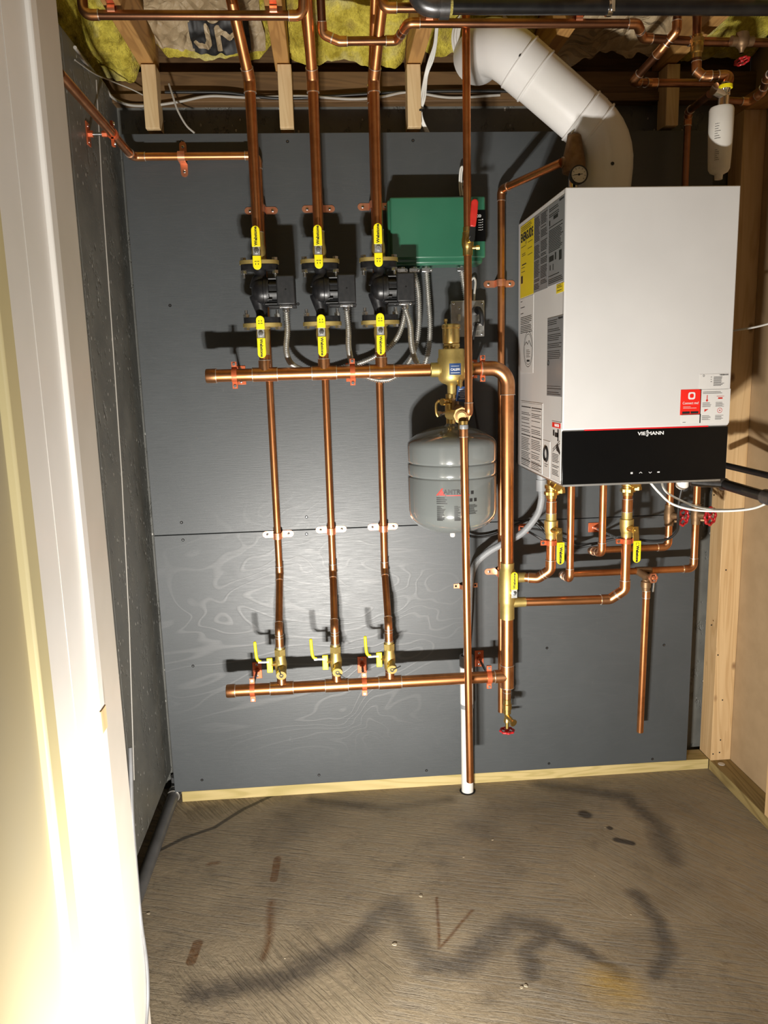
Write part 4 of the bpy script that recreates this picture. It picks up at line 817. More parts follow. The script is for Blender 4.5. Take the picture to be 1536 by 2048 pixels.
for k, (px, py) in enumerate(((1263, 946), (1281, 945), (1300, 945), (1317, 944))):
    q = at(px, py, BF); b = MB(); c = Vector((q.x, fy, q.z))
    if k == 0:
        for j in (-1, 0, 1): b.obox(c+Z_*j*.0018, X_, Z_, Y_, .003, .0006, .0002)
    elif k < 3:
        s = 1 if k == 1 else -1
        for t in (-1, 1): b.obox(c+X_*t*.0018, Vector((.75, 0, -.66*s*t)), Vector((.66*s*t, 0, .75)), Y_, .0028, .0006, .0002)
    else:
        b.obox(c, X_, Z_, Y_, .0026, .0016, .0002); b.obox(c-X_*.003, Vector((.7, 0, .7)), Vector((-.7, 0, .7)), Y_, .0011, .0011, .0002)
    b.build('touch_symbol', 'white_ink', cp)
def lab_front(par, p0, p1, mat, name='sticker', lab=None):
    a = at(*p0, BF+.002); c = at(*p1, BF+.002); b = MB(); b.box((a.x, -BF-.0026, c.z), (c.x, -BF-.0019, a.z)); return b.build(name, mat, par, 0, lab), a, c
def lines_f(par, x0, x1, z, n, dz, mat='ink_grey', h=.0006, jit=.3):
    b = MB()
    for k in range(n): w = (x1-x0)*(1-random.random()*jit); b.obox((x0+w/2, -BF-.0028, z-k*dz), X_, Z_, Y_, w/2, h, .0002)
    return b.build('printed_text', mat, par)
random.seed(11)
s, a, c = lab_front(fp, (1361.7, 779.5), (1400.6, 829), 'red_label', lab='red sticker'); cx = (a.x+c.x)/2
b = MB(); q = Vector((cx+.002, -BF-.0027, a.z-.0165))
pts = [(.0095*math.copysign(abs(math.cos(t))**.5, math.cos(t)), .0095*math.copysign(abs(math.sin(t))**.5, math.sin(t))) for t in [2*PI*i/32 for i in range(32)]]; b.prism(pts, q, X_, Z_, -Y_, .0003); lg = b.build('printed_emblem', 'white_ink', s)
b = MB(); b.prism([(.0055*math.copysign(abs(math.cos(t))**.7, math.cos(t)), .0055*math.copysign(abs(math.sin(t))**.7, math.sin(t))) for t in [2*PI*i/24 for i in range(24)]], q-Y_*.0003, X_, Z_, -Y_, .0002); b.build('emblem_center', 'red_label', s)
b = MB(); add_text(b, 'Connect me!', .0092, (cx, -BF-.0028, a.z-.0355), X_, Z_, -Y_, .0001, .9); b.obox((cx-.01, -BF-.0028, a.z-.045), X_, Z_, Y_, .010, .0005, .0002); b.obox((cx-.002, -BF-.0028, a.z-.0485), X_, Z_, Y_, .018, .0005, .0002); b.build('lettering', 'paper', s)
b = MB(); b.box((cx-.022, -BF-.0029, c.z+.003), (cx-.0015, -BF-.0026, c.z+.009)); b.box((cx+.001, -BF-.0029, c.z+.003), (cx+.022, -BF-.0026, c.z+.009)); b.build('printed_button', 'ink', s)
s, a, c = lab_front(fp, (1362, 829), (1400.6, 846), 'paper'); lines_f(s, a.x+.005, a.x+.014, c.z+.003, 1, .002)
s, a, c = lab_front(fp, (1399.4, 748.6), (1456, 778), 'paper'); random.seed(5); lines_f(s, a.x+.038, c.x-.012, a.z-.008, 9, .0028); lines_f(s, a.x+.030, a.x+.034, a.z-.008, 3, .006)
b = MB(); add_text(b, 'VIESSMANN', .0045, (c.x-.013, -BF-.0028, a.z-.003), X_, Z_, -Y_, .0001)
q = Vector((a.x+.011, -BF-.0028, a.z-.004)); b.torus(q, Y_, .0022, .0005, 16, 4); b.build('lettering', 'ink', s)
s, a, c = lab_front(fp, (1401.5, 779), (1457.5, 846), 'paper'); lines_f(s, a.x+.006, a.x+.062, a.z-.007, 2, .0035, 'ink_grey')
for (ux, uz) in ((.018, .024), (.054, .024), (.018, .058), (.054, .058)): lines_f(s, a.x+ux-.012, a.x+ux+.012, a.z-uz-.011, 5, .0026, 'ink_grey', .0004)
b = MB(); q = Vector((a.x+.018, -BF-.0028, a.z-.024)); b.obox(q+Z_*.003, X_, Z_, Y_, .001, .006, .0002); b.lathe(q-Z_*.005+Y_*.0002, -Y_, [(.003, 0), (.003, .0003), (0, .0003)], 12)
q = Vector((a.x+.054, -BF-.0028, a.z-.024)); b.obox(q, X_, Z_, Y_, .006, .002, .0002); b.obox(q+Z_*.005, X_, Z_, Y_, .010, .0004, .0002)
q = Vector((a.x+.018, -BF-.0028, a.z-.058)); b.prism([(-.006, -.001), (-.006, .006), (.005, .006)], q, X_, Z_, -Y_, .0002)
q = Vector((a.x+.054, -BF-.0028, a.z-.056)); b.torus(q, Y_, .0062, .0006, 24, 4); b.obox(q, X_, Z_, Y_, .002, .0006, .0002); b.obox(q, X_, Z_, Y_, .0006, .002, .0002); b.build('printed_symbol', 'red_ink', s)
# labels on the left side of the boiler; u runs from the wall (0) to the front
sx = BX-.0004
def lab_side(y0, z1, y1, z0, mat, name='sticker', lab=None, e=0):
    b = MB(); b.box((sx-.0006-e, -y0, z0), (BX+.0002, -y1, z1)); return b.build(name, mat, cs, 0, lab)
def lines_s(par, y0, y1, z1, z0, dz, mat='ink', h=.0007, jit=.25, gap=.12, e=0):
    b = MB(); z = z1
    while z > z0:
        if random.random() > gap: w = (y1-y0)*(1-random.random()*jit); b.box((sx-.0009-e, -y0, z-h), (sx-.0005-e, -(y0+w), z+h))
        z -= dz
    return b.build('printed_text', mat, par)
random.seed(21); SU, SN = Vector((0, -1, 0)), Vector((-1, 0, 0))
def stext(par, txt, y, z, size, mat='ink', sx_=1., bold=.0002, e=0, name='lettering', U=SU, V=Z_):
    b = MB(); add_text(b, txt, size, (sx-.0008-e, -y, z), U, V, SN, bold, sx_); return b.build(name, mat, par)
s = lab_side(.040, 1.858, .196, 1.648, 'paper_yellow', lab='yellow energy label'); stext(s, 'ENERGUIDE', .118, 1.822, .034, bold=.0012, sx_=.78); lines_s(s, .05, .19, 1.852, 1.842, .005); lines_s(s, .05, .11, 1.796, 1.792, .005); lines_s(s, .13, .185, 1.80, 1.74, .009, gap=.3); lines_s(s, .06, .11, 1.775, 1.765, .005)
b = MB(); b.box((sx-.0009, -.062, 1.742), (sx-.0005, -.112, 1.745)); b.prism([(.105, 1.806), (.113, 1.806), (.109, 1.795)], (sx-.0006, 0, 0), SU, Z_, SN, .0003); b.box((sx-.0009, -.108, 1.80), (sx-.0005, -.110, 1.83)); b.box((sx-.0009, -.05, 1.69), (sx-.0005, -.072, 1.712)); b.build('printed_mark', 'ink', s); lines_s(s, .055, .1, 1.735, 1.718, .006)
s = lab_side(.1975, 1.858, .3415, 1.648, 'paper_grey', lab='grey instruction sheet'); lines_s(s, .202, .264, 1.85, 1.655, .0042, h=.0009); lines_s(s, .272, .337, 1.85, 1.655, .0042, h=.0009)
s = lab_side(.344, 1.858, .487, 1.650, 'paper_grey', lab='grey instruction sheet'); stext(s, 'VIESSMANN', .462, 1.852, .007, sx_=1.1); lines_s(s, .352, .45, 1.846, 1.825, .0048, h=.0009); lines_s(s, .35, .48, 1.80, 1.735, .0042, h=.0009); lines_s(s, .35, .48, 1.675, 1.655, .0045, h=.0009)
b = MB(); b.box((sx-.0009, -.392, 1.815), (sx-.0005, -.432, 1.824)); b.box((sx-.0009, -.352, 1.805), (sx-.0005, -.362, 1.818)); b.box((sx-.0009, -.355, 1.712), (sx-.0005, -.398, 1.726)); b.box((sx-.0009, -.408, 1.712), (sx-.0005, -.420, 1.73)); b.box((sx-.0009, -.445, 1.706), (sx-.0005, -.468, 1.73)); b.box((sx-.0009, -.362, 1.69), (sx-.0005, -.37, 1.703)); b.box((sx-.0009, -.39, 1.688), (sx-.0005, -.396, 1.703)); b.build('printed_mark', 'ink', s)
s = lab_side(.424, 1.646, .487, 1.624, 'paper_yellow', lab='small yellow sticker'); lines_s(s, .43, .48, 1.642, 1.628, .004, h=.0006)
s = lab_side(.040, 1.645, .196, 1.42, 'paper', lab='white sticker', e=-.0002); lines_s(s, .048, .07, 1.636, 1.635, .005); lines_s(s, .048, .105, 1.618, 1.616, .005); lines_s(s, .048, .09, 1.60, 1.599, .005); lines_s(s, .048, .185, 1.588, 1.568, .005); lines_s(s, .048, .185, 1.562, 1.54, .005)
b = MB(); b.torus((sx-.0008, -.141, 1.49), X_, .052, .0005, 48, 4); b.torus((sx-.0008, -.141, 1.49), X_, .045, .0004, 48, 4)
b.sweep(crom([(sx-.001, -.10, 1.503), (sx-.001, -.12, 1.512), (sx-.001, -.135, 1.505), (sx-.001, -.15, 1.515), (sx-.001, -.165, 1.507), (sx-.001, -.18, 1.497)], 5), .0006, 4); b.build('printed_emblem', 'ink', s)
stext(s, 'VIESSMANN', .141, 1.456, .008, sx_=.8); lines_s(s, .118, .164, 1.488, 1.468, .005, h=.0004)
s = lab_side(.345, 1.566, .487, 1.358, 'paper_grey', lab='silver rating plate'); stext(s, 'VIESSMANN', .465, 1.560, .007, sx_=1.1); lines_s(s, .35, .44, 1.558, 1.545, .005); lines_s(s, .35, .48, 1.535, 1.455, .0048, h=.0007); lines_s(s, .35, .48, 1.378, 1.362, .005)
b = MB(); b.torus((sx-.0008, -.358, 1.447), X_, .0065, .0012, 20, 4); b.box((sx-.0009, -.345, 1.384), (sx-.0005, -.472, 1.3848)); b.build('printed_mark', 'ink', s)
s = lab_side(.058, 1.334, .305, 1.131, 'paper', lab='large white warning sheet')
for (y0, y1) in ((.066, .175), (.185, .295)):
    for (z1, z0) in ((1.31, 1.275), (1.268, 1.238), (1.222, 1.185), (1.178, 1.155), (1.148, 1.136)): lines_s(s, y0, y1, z1, z0, .0052, h=.0007)
    b = MB()
    for zz in (1.316, 1.230, 1.152): b.box((sx-.0009, -y0, zz), (sx-.0005, -y1, zz+.0026))
    b.build('printed_mark', 'ink', s)
b = MB(); yy, z0, z1 = .064, 1.135, 1.330
for a in ((yy, z0, yy+.0006, z1), (.299, z0, .2996, z1), (yy, z1, .2996, z1+.0005), (yy, z0, .2996, z0+.0005)): b.box((sx-.0009, -a[0], a[1]), (sx-.0005, -a[2], a[3]))
b.build('printed_frame', 'ink', s)
s = lab_side(.312, 1.232, .382, 1.131, 'paper', lab='white sticker with a round emblem'); b = MB(); b.torus((sx-.0008, -.346, 1.195), X_, .019, .0045, 28, 4); b.build('printed_emblem', 'ink', s); stext(s, 'SEAL', .346, 1.164, .001) if False else None; lines_s(s, .33, .365, 1.166, 1.154, .006)
s = lab_side(.398, 1.291, .482, 1.137, 'paper', lab='white danger sticker'); b = MB(); b.box((sx-.0010, -.402, 1.275), (sx-.0005, -.478, 1.288)); rs = b.build('red_band', 'red_label', s); stext(s, 'DANGER', .446, 1.2815, .0105, 'white_ink', .95, .0003, .0004)
b = MB(); b.box((sx-.0009, -.41, 1.252), (sx-.0005, -.424, 1.268)); b.box((sx-.0009, -.428, 1.250), (sx-.0005, -.462, 1.262)); b.box((sx-.0009, -.452, 1.24), (sx-.0005, -.462, 1.272)); b.prism([(.44, 1.225), (.455, 1.235), (.478, 1.212), (.475, 1.205), (.458, 1.212), (.445, 1.214)], (sx-.0006, 0, 0), SU, Z_, SN, .0003); b.sweep([(sx-.001, -.41, 1.214), (sx-.001, -.475, 1.242)], .0007, 4); b.sweep([(sx-.001, -.41, 1.208), (sx-.001, -.475, 1.236)], .0007, 4); b.build('printed_mark', 'ink', s); lines_s(s, .405, .472, 1.203, 1.178, .0042); lines_s(s, .405, .472, 1.172, 1.143, .0042)
# vent
VR = .073; q0 = Vector((1.612, -.22, 1.873)); k0 = Vector((1.628, -.22, 2.055)); k1 = at(990, 82, .2); q1 = Vector((k1.x-.016, -.03, k1.z+.02))
root = thing('vent_duct', 'fat white vent duct rising diagonally from the boiler to the wall', 'vent', q0)
a1, s0, s1 = arc(q0, k0, k1, .14); a2, s2, s3 = arc(k0, k1, q1, .12); dd = (k1-k0).normalized()
b = MB(); b.sweep([q0]+a1+[s1+dd*.03], VR, 40); b.slot(1)
b.build('lower_elbow', ['vent_white'], root)
b = MB(); b.sweep([s1+dd*.025, s2-dd*.04], VR*.985, 40); b.build('straight_section', 'vent_white', root)
b = MB(); b.sweep([s2-dd*.06]+a2+[q1], VR, 40); b.build('upper_elbow', 'vent_white', root)
for (p, w) in ((s1+dd*.03, 0), (s2-dd*.062, 0), (s2-dd*.005, 0), (s1-dd*.022, 0)): MB().torus(p, dd, VR*1.0, .0038, 48, 8).build('bead', 'vent_white', root)
MB().sweep([s2-dd*.064, s2-dd*.008], VR*1.02, 40).build('collar', 'vent_white', root); MB().sweep([s1-dd*.0, s1+dd*.03], VR*1.02, 40).build('collar', 'vent_white', root)
wp = at(967, 78, .035); MB().lathe((wp.x, -.03, wp.z), (0, -1, 0), [(VR, .0), (.0945, 0), (.095, .003), (.090, .006), (.088, .012), (VR, .014)], 48).build('wall_plate', 'vent_white', root); MB().lathe((wp.x, -.042, wp.z), (0, -1, 0), [(VR, .0), (.083, 0), (.083, .012), (.080, .014), (VR, .014)], 48).build('wall_plate', 'vent_white', root)
def on_duct(px, py):
    o = CAM.copy(); v = ray(px, py).normalized(); best = None
    for k in range(4000):
        p = o+v*(1.6+k*.0004)
        for (A, B) in ((s0 if 0 else q0, k0), (k0, k1)):
            L = B-A; t = max(0, min(1, (p-A).dot(L)/L.length_squared)); n = p-(A+L*t)
            if n.length <= VR: return p, n.normalized()
    return None
for (px, py) in ((1041, 112), (1196, 291), (1225, 327)):
    r_ = on_duct(px, py)
    if r_: MB().lathe(r_[0]+r_[1]*.0003, r_[1], [(0, .003), (.004, .0025), (.005, 0)], 10).build('screw', 'plastic', root)
# ================================================================== PIPES UNDER THE BOILER
BD1 = .2
def union(x, y, z0, label):
    root = thing('boiler_union', label, 'fitting', (x, y, z0), 'brass unions under the boiler')
    b = MB(); b.lathe((x, y, z0), Z_, [(.0135, 0), (.0165, .001), (.0165, .01), (.021, .012), (.021, .022), (.018, .024), (.018, .03), (.021, .032), (.021, .042), (.014, .045), (.014, 1.122-z0)], 24); b.hexn((x, y, z0+.012), (x, y, z0+.021), .0235); b.build('union_nut', 'brass', root)
    b = MB(); b.cyl((x+.002, y-.012, z0+.045), (x+.008, y-.032, z0+.040), .013, 16); b.hexn((x+.008, y-.030, z0+.040), (x+.010, y-.038, z0+.038), .0125); b.cyl((x+.026, y-.01, z0+.024), (x+.026, y-.01, z0+.046), .011, 14); b.hexn((x+.026, y-.01, z0+.018), (x+.026, y-.01, z0+.028), .013); b.cyl((x+.01, y, z0+.042), (x+.026, y-.01, z0+.042), .009, 12); b.build('purge_port', 'brass', root)
def bvalve(x, y, z, who):
    root = thing('boiler_valve', f'brass ball valve with yellow lever pointing down under the boiler, {who}', 'valve', (x, y, z), 'ball valves under the boiler')
    b = MB(); b.lathe((x, y, z-.034), Z_, [(.0135, 0), (.0165, 0), (.0165, .012), (.0175, .014), (.0195, .022), (.021, .036), (.021, .056), (.0165, .058), (.016, .062), (.016, .078), (.0135, .078)], 24); b.build('valve_body', 'brass_cast', root)
    b = MB(); b.cyl((x, y-.012, z-.004), (x+.012, y-.03, z-.006), .0105, 14); b.hexn((x+.012, y-.030, z-.006), (x+.013, y-.036, z-.006), .0115); b.build('stem', 'brass', root)
    q = Vector((x+.013, y-.036, z-.006)); b = MB(); b.obox(q+Vector((.002, 0, -.012)), X_, Vector((0, -.2, -.98)), Vector((0, -.98, .2)), .009, .022, .0013); b.hexn(q, q-Y_*.006, .0075); b.cyl(q, q-Y_*.009, .004, 10); h = b.build('handle_plate', 'brass', root)
    g = q+Vector((.004, -.005, -.032)); w = .0115; L = .068
    pts = [(-w, 0), (w, 0)]+[(w*math.cos(PI*i/10), L-w+w*math.sin(PI*i/10)) for i in range(11)]
    b = MB(); b.prism(pts, g, -X_, -Z_, -Y_, .0055); gr = b.build('grip', 'yellow', h, .0014)
    b = MB(); add_text(b, 'WARRANTY' if 0 else 'Webstone', .0125, g+Vector((0, -.0062, -.040)), -Z_, X_, -Y_, .0006, .95); 
    for s in (-1, 1): b.obox(g+Vector((s*.0045, -.0058, -.010)), X_, Z_, Y_, .0006, .004, .0002)
    b.obox(g+Vector((0, -.0058, -.006)), X_, Z_, Y_, .0045, .0006, .0002); b.build('lettering', 'ink', gr); return root
RB = .0142
xA = 1.482; zA = at(1040, 1155, D1).z
union(xA, -BD1, at(1104, 997, .2).z, 'brass union under the front left corner of the boiler')
vzA = at(1102, 1055, .2).z; bvalve(xA, -BD1, vzA, 'left of the two')
pipe('boiler_supply_pipe', 'copper pipe from the left boiler valve bending into the upper branch', [(xA, -BD1, at(1104, 997, .2).z+.002), (xA, -BD1, zA+.03), (xA-.035, -BD1+.018, zA), (XP+.05, -D1, zA)], RB, 'copper', bend=1.0, sleeves=[((xA, -BD1, vzA+.063), Z_, .018)])
xC = 1.7195; zC = at(1040, 1204, D1).z
union(xC, -BD1, at(1256, 991, .2).z, 'brass union under the middle of the boiler')
vzC = at(1254, 1052, .2).z; bvalve(xC, -BD1, vzC, 'right of the two')
pipe('boiler_return_pipe', 'copper pipe from the right boiler valve bending into the lower branch', [(xC, -BD1, at(1256, 991, .2).z+.002), (xC, -BD1, zC+.035), (xC-.04, -BD1+.018, zC), (XP+.05, -D1, zC)], RB, 'copper', bend=1.0, sleeves=[((xC, -BD1, vzC+.065), Z_, .02)])
for (x, z, lab) in ((xA, at(1100, 1085, .2).z, 'red hanger on the left boiler pipe'), (xC, at(1250, 1082, .2).z, 'red hanger on the right boiler pipe')):
    c = Vector((x, -BD1, z)); root = thing('pipe_hanger', lab, 'hanger', (x-.05, 0, z+.0), 'side hangers under the boiler')
    wp = Vector((x-.035, 0, z+.005)); MB().obox(wp-Y_*.0018, X_, Z_, Y_, .018, .016, .0015).build('wall_plate', 'clip_red', root, .001); screw_bit(root, wp-Y_*.0035, .004)
    b = MB(); b.cyl(wp, c+Vector((-.018, .008, .004)), .004, 10); b.build('rod', 'steel', root)
    b = MB(); b.tube(c-Z_*.0075, c+Z_*.0075, RB+.003, RB+.0002, 22)
    for s in (-1, 1): b.obox(c+X_*s*(RB+.009), Y_, X_, Z_, .0035, .009, .0075)
    b.build('split_ring', 'clip_red', root)
    for s in (-1, 1): MB().lathe(c+X_*s*(RB+.012)-Y_*.0035, -Y_, [(0, .003), (.0042, .003), (.005, 0)], 10).build('ring_screw', 'steel', root)
# domestic pipes
RT = .0112; hz1 = at(1340, 1139, .1).z; hz2 = at(1290, 1096, .1).z; xB = 1.543; xD = 1.643; xE = 1.988; xF = 1.899
pipe('gas_water_pipe' if 0 else 'water_pipe', 'thin copper pipe dropping from the boiler then running low to the far right', [(xB, -BD1, 1.122), (xB, -BD1, hz1+.012), (xB+.004, -.1, hz1), (xE, -.1, hz1), (xE, -.1, 1.122)], RT, 'copper', bend=1.2, group='thin pipes under the boiler')
pipe('water_pipe', 'thin copper pipe with a short level run to the left red wheel valve', [(xD, -BD1, 1.122), (xD, -BD1, hz2+.014), (xD-.004, -.1, hz2), (xF, -.1, hz2), (xF, -.1, 1.122)], RT, 'copper', bend=1.2, group='thin pipes under the boiler')
def gate(x, y, z, side, lab, R=.028):
    root = thing('gate_valve', lab, 'valve', (x, y, z), 'gate valves with red wheels'); b = MB()
    b.lathe((x, y, z-.034), Z_, [(RT, 0), (.014, 0), (.014, .014), (.0165, .02), (.0165, .048), (.014, .054), (.014, .068), (RT, .068)], 20)
    q = Vector((x, y, z)); e = q+Vector((side*.030, -.045, 0)); ax = Vector((.48*side, -.88, 0)).normalized()
    b.sweep([q, q+ax*.022, q+ax*.036, q+ax*.048], [.013, .0115, .007, .0035], 14); b.cyl(q+Vector((.012, -.01, -.018)), q+Vector((.03, -.022, -.018)), .006, 12); b.build('valve_body', 'bronze', root)
    handwheel(root, q+ax*.052, ax, R); return root
gate(xF, -.1, at(1340, 1030, .1).z, 1, 'bronze gate valve with the left of two red wheels under the boiler'); gate(xE, -.1, at(1388, 1028, .1).z, 1, 'bronze gate valve with the right of two red wheels under the boiler', .030)
root = thing('drain_tee', 'small brass valve where the open ended drain pipe leaves', 'valve', (1.82, -.1, hz1)); b = MB()
b.cyl((1.795, -.1, hz1), (1.845, -.1, hz1), .0135, 18); b.cyl((1.80, -.1, hz1), (1.82, -.135, hz1-.014), .012, 14); b.lathe((1.822, -.118, hz1-.062), Z_, [(.0125, 0), (.0135, .01), (.016, .012), (.016, .03), (.0125, .034), (.0125, .06)], 16); b.build('valve_body', 'bronze', root)
ax = Vector((.25, -.95, .12)).normalized(); q = Vector((1.832, -.15, hz1-.012)); b = MB(); b.torus(q, ax, .0135, .0035, 26, 6, .08, 6); b.cyl(q-ax*.02, q+ax*.004, .004, 10); b.cyl(q-ax*.01, q+ax*.002, .0075, 10); b.build('handwheel', 'clip', root); b = MB(); b.cyl(q+Vector((.003, 0, -.006)), q+Vector((.002, .004, -.046)), .0035, 8); b.build('bleed_tube', 'chrome', root)
pipe('open_drain_pipe', 'open ended copper pipe hanging down at the right of the plywood', [(1.824, -.118, hz1-.055), (1.833, -.085, .203)], RT, 'copper', sleeves=[((1.8245, -.1165, hz1-.075), Z_, .012)])
# condensate hose
root = thing('condensate_hose', 'grey plastic hose curving from the boiler to the standpipe', 'hose', A_(1083, 975, .12))
hp = [A_(1083, 978, .12), A_(1083, 1000, .12), A_(1074, 1030, .11), A_(1045, 1065, .09), A_(1010, 1085, .08), A_(975, 1105, .066), A_(950, 1130, .06), A_(940, 1170, .055), A_(937, 1240, .05), (px_-.002, -.047, zt-.02)]
flex(hp, .0115, .005, .06).build('hose_length', 'grey_pvc', root, ang=60)
b = MB(); q = A_(1083, 978, .12); b.cyl(q, q+Z_*(1.121-q.z), .0155, 18); b.cyl(q-Z_*.006, q+Z_*.03, .0175, 18); b.build('hose_socket', 'grey_pvc', root)
# cables under the boiler
root = thing('black_cable', 'black cable from the white plug under the boiler trailing left behind the pipes', 'cable', A_(1364, 985, .3))
MB().sweep(crom([A_(1364, 975, .3), A_(1358, 1005, .29), A_(1356, 1040, .27), A_(1354, 1062, .24), A_(1335, 1078, .21), A_(1300, 1082, .16), A_(1240, 1076, .1), A_(1180, 1090, .05), A_(1140, 1096, .04), A_(1105, 1080, .03), A_(1075, 1050, .025), A_(1055, 1040, .02), A_(1000, 1065, .02), A_(960, 1074, .02), A_(930, 1070, .03)]), .0042, 10).build('cable_jacket', 'rubber', root)
MB().sweep(crom([A_(1200, 1085, .045), A_(1160, 1088, .04), A_(1120, 1075, .03), A_(1080, 1060, .03), A_(1040, 1056, .02)]), .0035, 8).build('cable_jacket', 'rubber', root)
b = MB(); q = A_(1364, 976, .3); b.lathe(q-Z_*.004, Z_, [(.005, 0), (.008, .0), (.016, .006), (.018, .01), (.018, 1.121-q.z+.004)], 20); b.build('strain_relief', 'white_pvc', root)
cable('white_cable', 'white cable sagging from under the boiler to the right edge', [A_(1298, 962, .36), A_(1318, 985, .37), A_(1345, 1008, .38), A_(1390, 1020, .4), A_(1450, 1022, .42), A_(1500, 1018, .45), A_(1530, 1008, .5), A_(1560, 990, .55)], .0033, 'wire_white', group='white cables under the boiler')
cable('white_cable', 'shorter white cable joining the longer one under the boiler', [A_(1322, 962, .33), A_(1332, 983, .34), A_(1360, 1000, .36), A_(1400, 1015, .385), A_(1450, 1020, .41), A_(1490, 1018, .435)], .003, 'wire_white', group='white cables under the boiler')
cable('wall_cable', 'thin white cable crossing in front of the drywall beside the boiler', [(2.06, -.02, at(1470, 664, .1).z), A_(1500, 656, .3), A_(1545, 645, .45), A_(1600, 630, .6)], .003, 'wire_white')
b = MB(); random.seed(2)
root = thing('gas_pipe', 'black iron gas pipe running from under the boiler to the right', 'pipe', (1.95, -.28, 1.088)); g0 = A_(1440, 966, .28); g1 = A_(1536, 995, .5); g2 = g1+(g1-g0)*3.2
MB().cyl(g0+(g1-g0)*.12, g2, .0155, 20).build('pipe_length', 'iron', root); MB().cyl(g1+(g0-g1)*.06, g1+(g1-g0)*.12, .021, 20).build('coupling', 'iron_grey', root)
b = MB(); q = Vector((g0.x-.09, g0.y, g0.z+.006)); b.cyl(q, g0+(g1-g0)*.1, .012, 16); b.hexn(q+X_*.03, q+X_*.05, .018); b.hexn(q+X_*.062, q+X_*.078, .02); b.ball(g0+(g1-g0)*.08, .019); b.cyl(q+Vector((-.01, 0, 0)), q+Vector((-.01, 0, .03)), .014, 14); b.build('gas_cock', 'iron_grey', root)
b = MB(); a = A_(1452, 931, .12); e = A_(1545, 953, .3); b.cyl(a-(e-a)*.05, e+(e-a)*.6, .010, 16); tag(b.build('thin_black_pipe', 'iron'), 'thin black pipe passing behind the boiler to the right edge', 'pipe')
# ================================================================== CEILING PIPES
Q = atZ; RC = .0112
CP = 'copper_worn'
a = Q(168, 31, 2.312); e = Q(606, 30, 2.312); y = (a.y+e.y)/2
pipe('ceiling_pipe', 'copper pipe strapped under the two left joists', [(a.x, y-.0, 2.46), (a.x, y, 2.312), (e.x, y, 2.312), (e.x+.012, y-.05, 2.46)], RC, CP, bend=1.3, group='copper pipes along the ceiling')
def cstrap(x, y, z, r, lab):
    root = thing('ceiling_strap', lab, 'strap', (x, y, z), 'straps under the ceiling joists'); b = MB(); b.tube((x-.009, y, z), (x+.009, y, z), r+.0022, r+.0001, 20); b.obox((x, y-r-.012, z+r+.0005), X_, Y_, Z_, .009, .013, .001); b.obox((x, y+r+.012, z+r+.0005), X_, Y_, Z_, .009, .013, .001); b.build('band', 'clip', root)
cstrap(.326, y, 2.3228, RC, 'copper clip under the leftmost joist'); cstrap(.7185, y, 2.3228, RC, 'copper clip under the second joist')
z2 = 2.312; a = Q(655, 75, z2); c = Q(797, 83, z2); d = Q(818, 46, z2); e = Q(1302, 46, z2)
zl = 2.30
p1 = Vector((.842, d.y+.07, zl)); p2 = Vector((1.035, d.y+.075, zl))
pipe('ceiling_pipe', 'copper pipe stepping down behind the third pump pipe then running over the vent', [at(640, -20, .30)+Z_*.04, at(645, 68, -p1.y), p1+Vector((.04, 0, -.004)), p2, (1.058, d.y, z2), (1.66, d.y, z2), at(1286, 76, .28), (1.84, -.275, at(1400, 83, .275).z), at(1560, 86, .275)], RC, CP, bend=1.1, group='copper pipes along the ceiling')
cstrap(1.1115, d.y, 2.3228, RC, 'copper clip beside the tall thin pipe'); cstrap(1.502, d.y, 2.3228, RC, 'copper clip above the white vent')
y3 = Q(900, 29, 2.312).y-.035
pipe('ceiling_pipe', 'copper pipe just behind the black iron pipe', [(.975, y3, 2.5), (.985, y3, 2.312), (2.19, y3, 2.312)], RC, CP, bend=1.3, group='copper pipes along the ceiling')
y4 = y3-.05; root = thing('iron_pipe', 'thick black iron pipe along the ceiling at the top right', 'pipe', (1.13, y4, 2.322))
zi = at(1150, 14, -y4).z; MB().cyl((1.135, y4, zi), (2.19, y4, zi), .0175, 22).build('pipe_length', 'iron', root)
b = MB(); el = [Vector((1.135, y4, zi)), Vector((1.10, y4, zi)), Vector((1.075, y4, zi+.012)), Vector((1.06, y4-.0, zi+.05)), Vector((1.055, y4, zi+.09))]; b.sweep(crom(el, 6), .0235, 18); b.cyl((1.118, y4, zi), (1.142, y4, zi), .028, 22); b.build('elbow', 'iron_grey', root); b = MB(); b.cyl((1.142, y4, zi), (1.150, y4, zi), .0182, 20); b.build('thread_tape', 'insul', root)
q = at(1218, 14, -y4); root = thing('pipe_clamp', 'shiny steel clamp around the black iron pipe', 'clamp', (q.x, y4, zi)); b = MB(); b.tube((q.x-.006, y4, zi), (q.x+.006, y4, zi), .0205, .0176, 22); b.obox((q.x+.002, y4-.024, zi), X_, Z_, Y_, .004, .02, .002); b.cyl((q.x, y4, zi+.02), (q.x, y4, zi+.2), .004, 8); b.build('clamp_band', 'chrome', root)
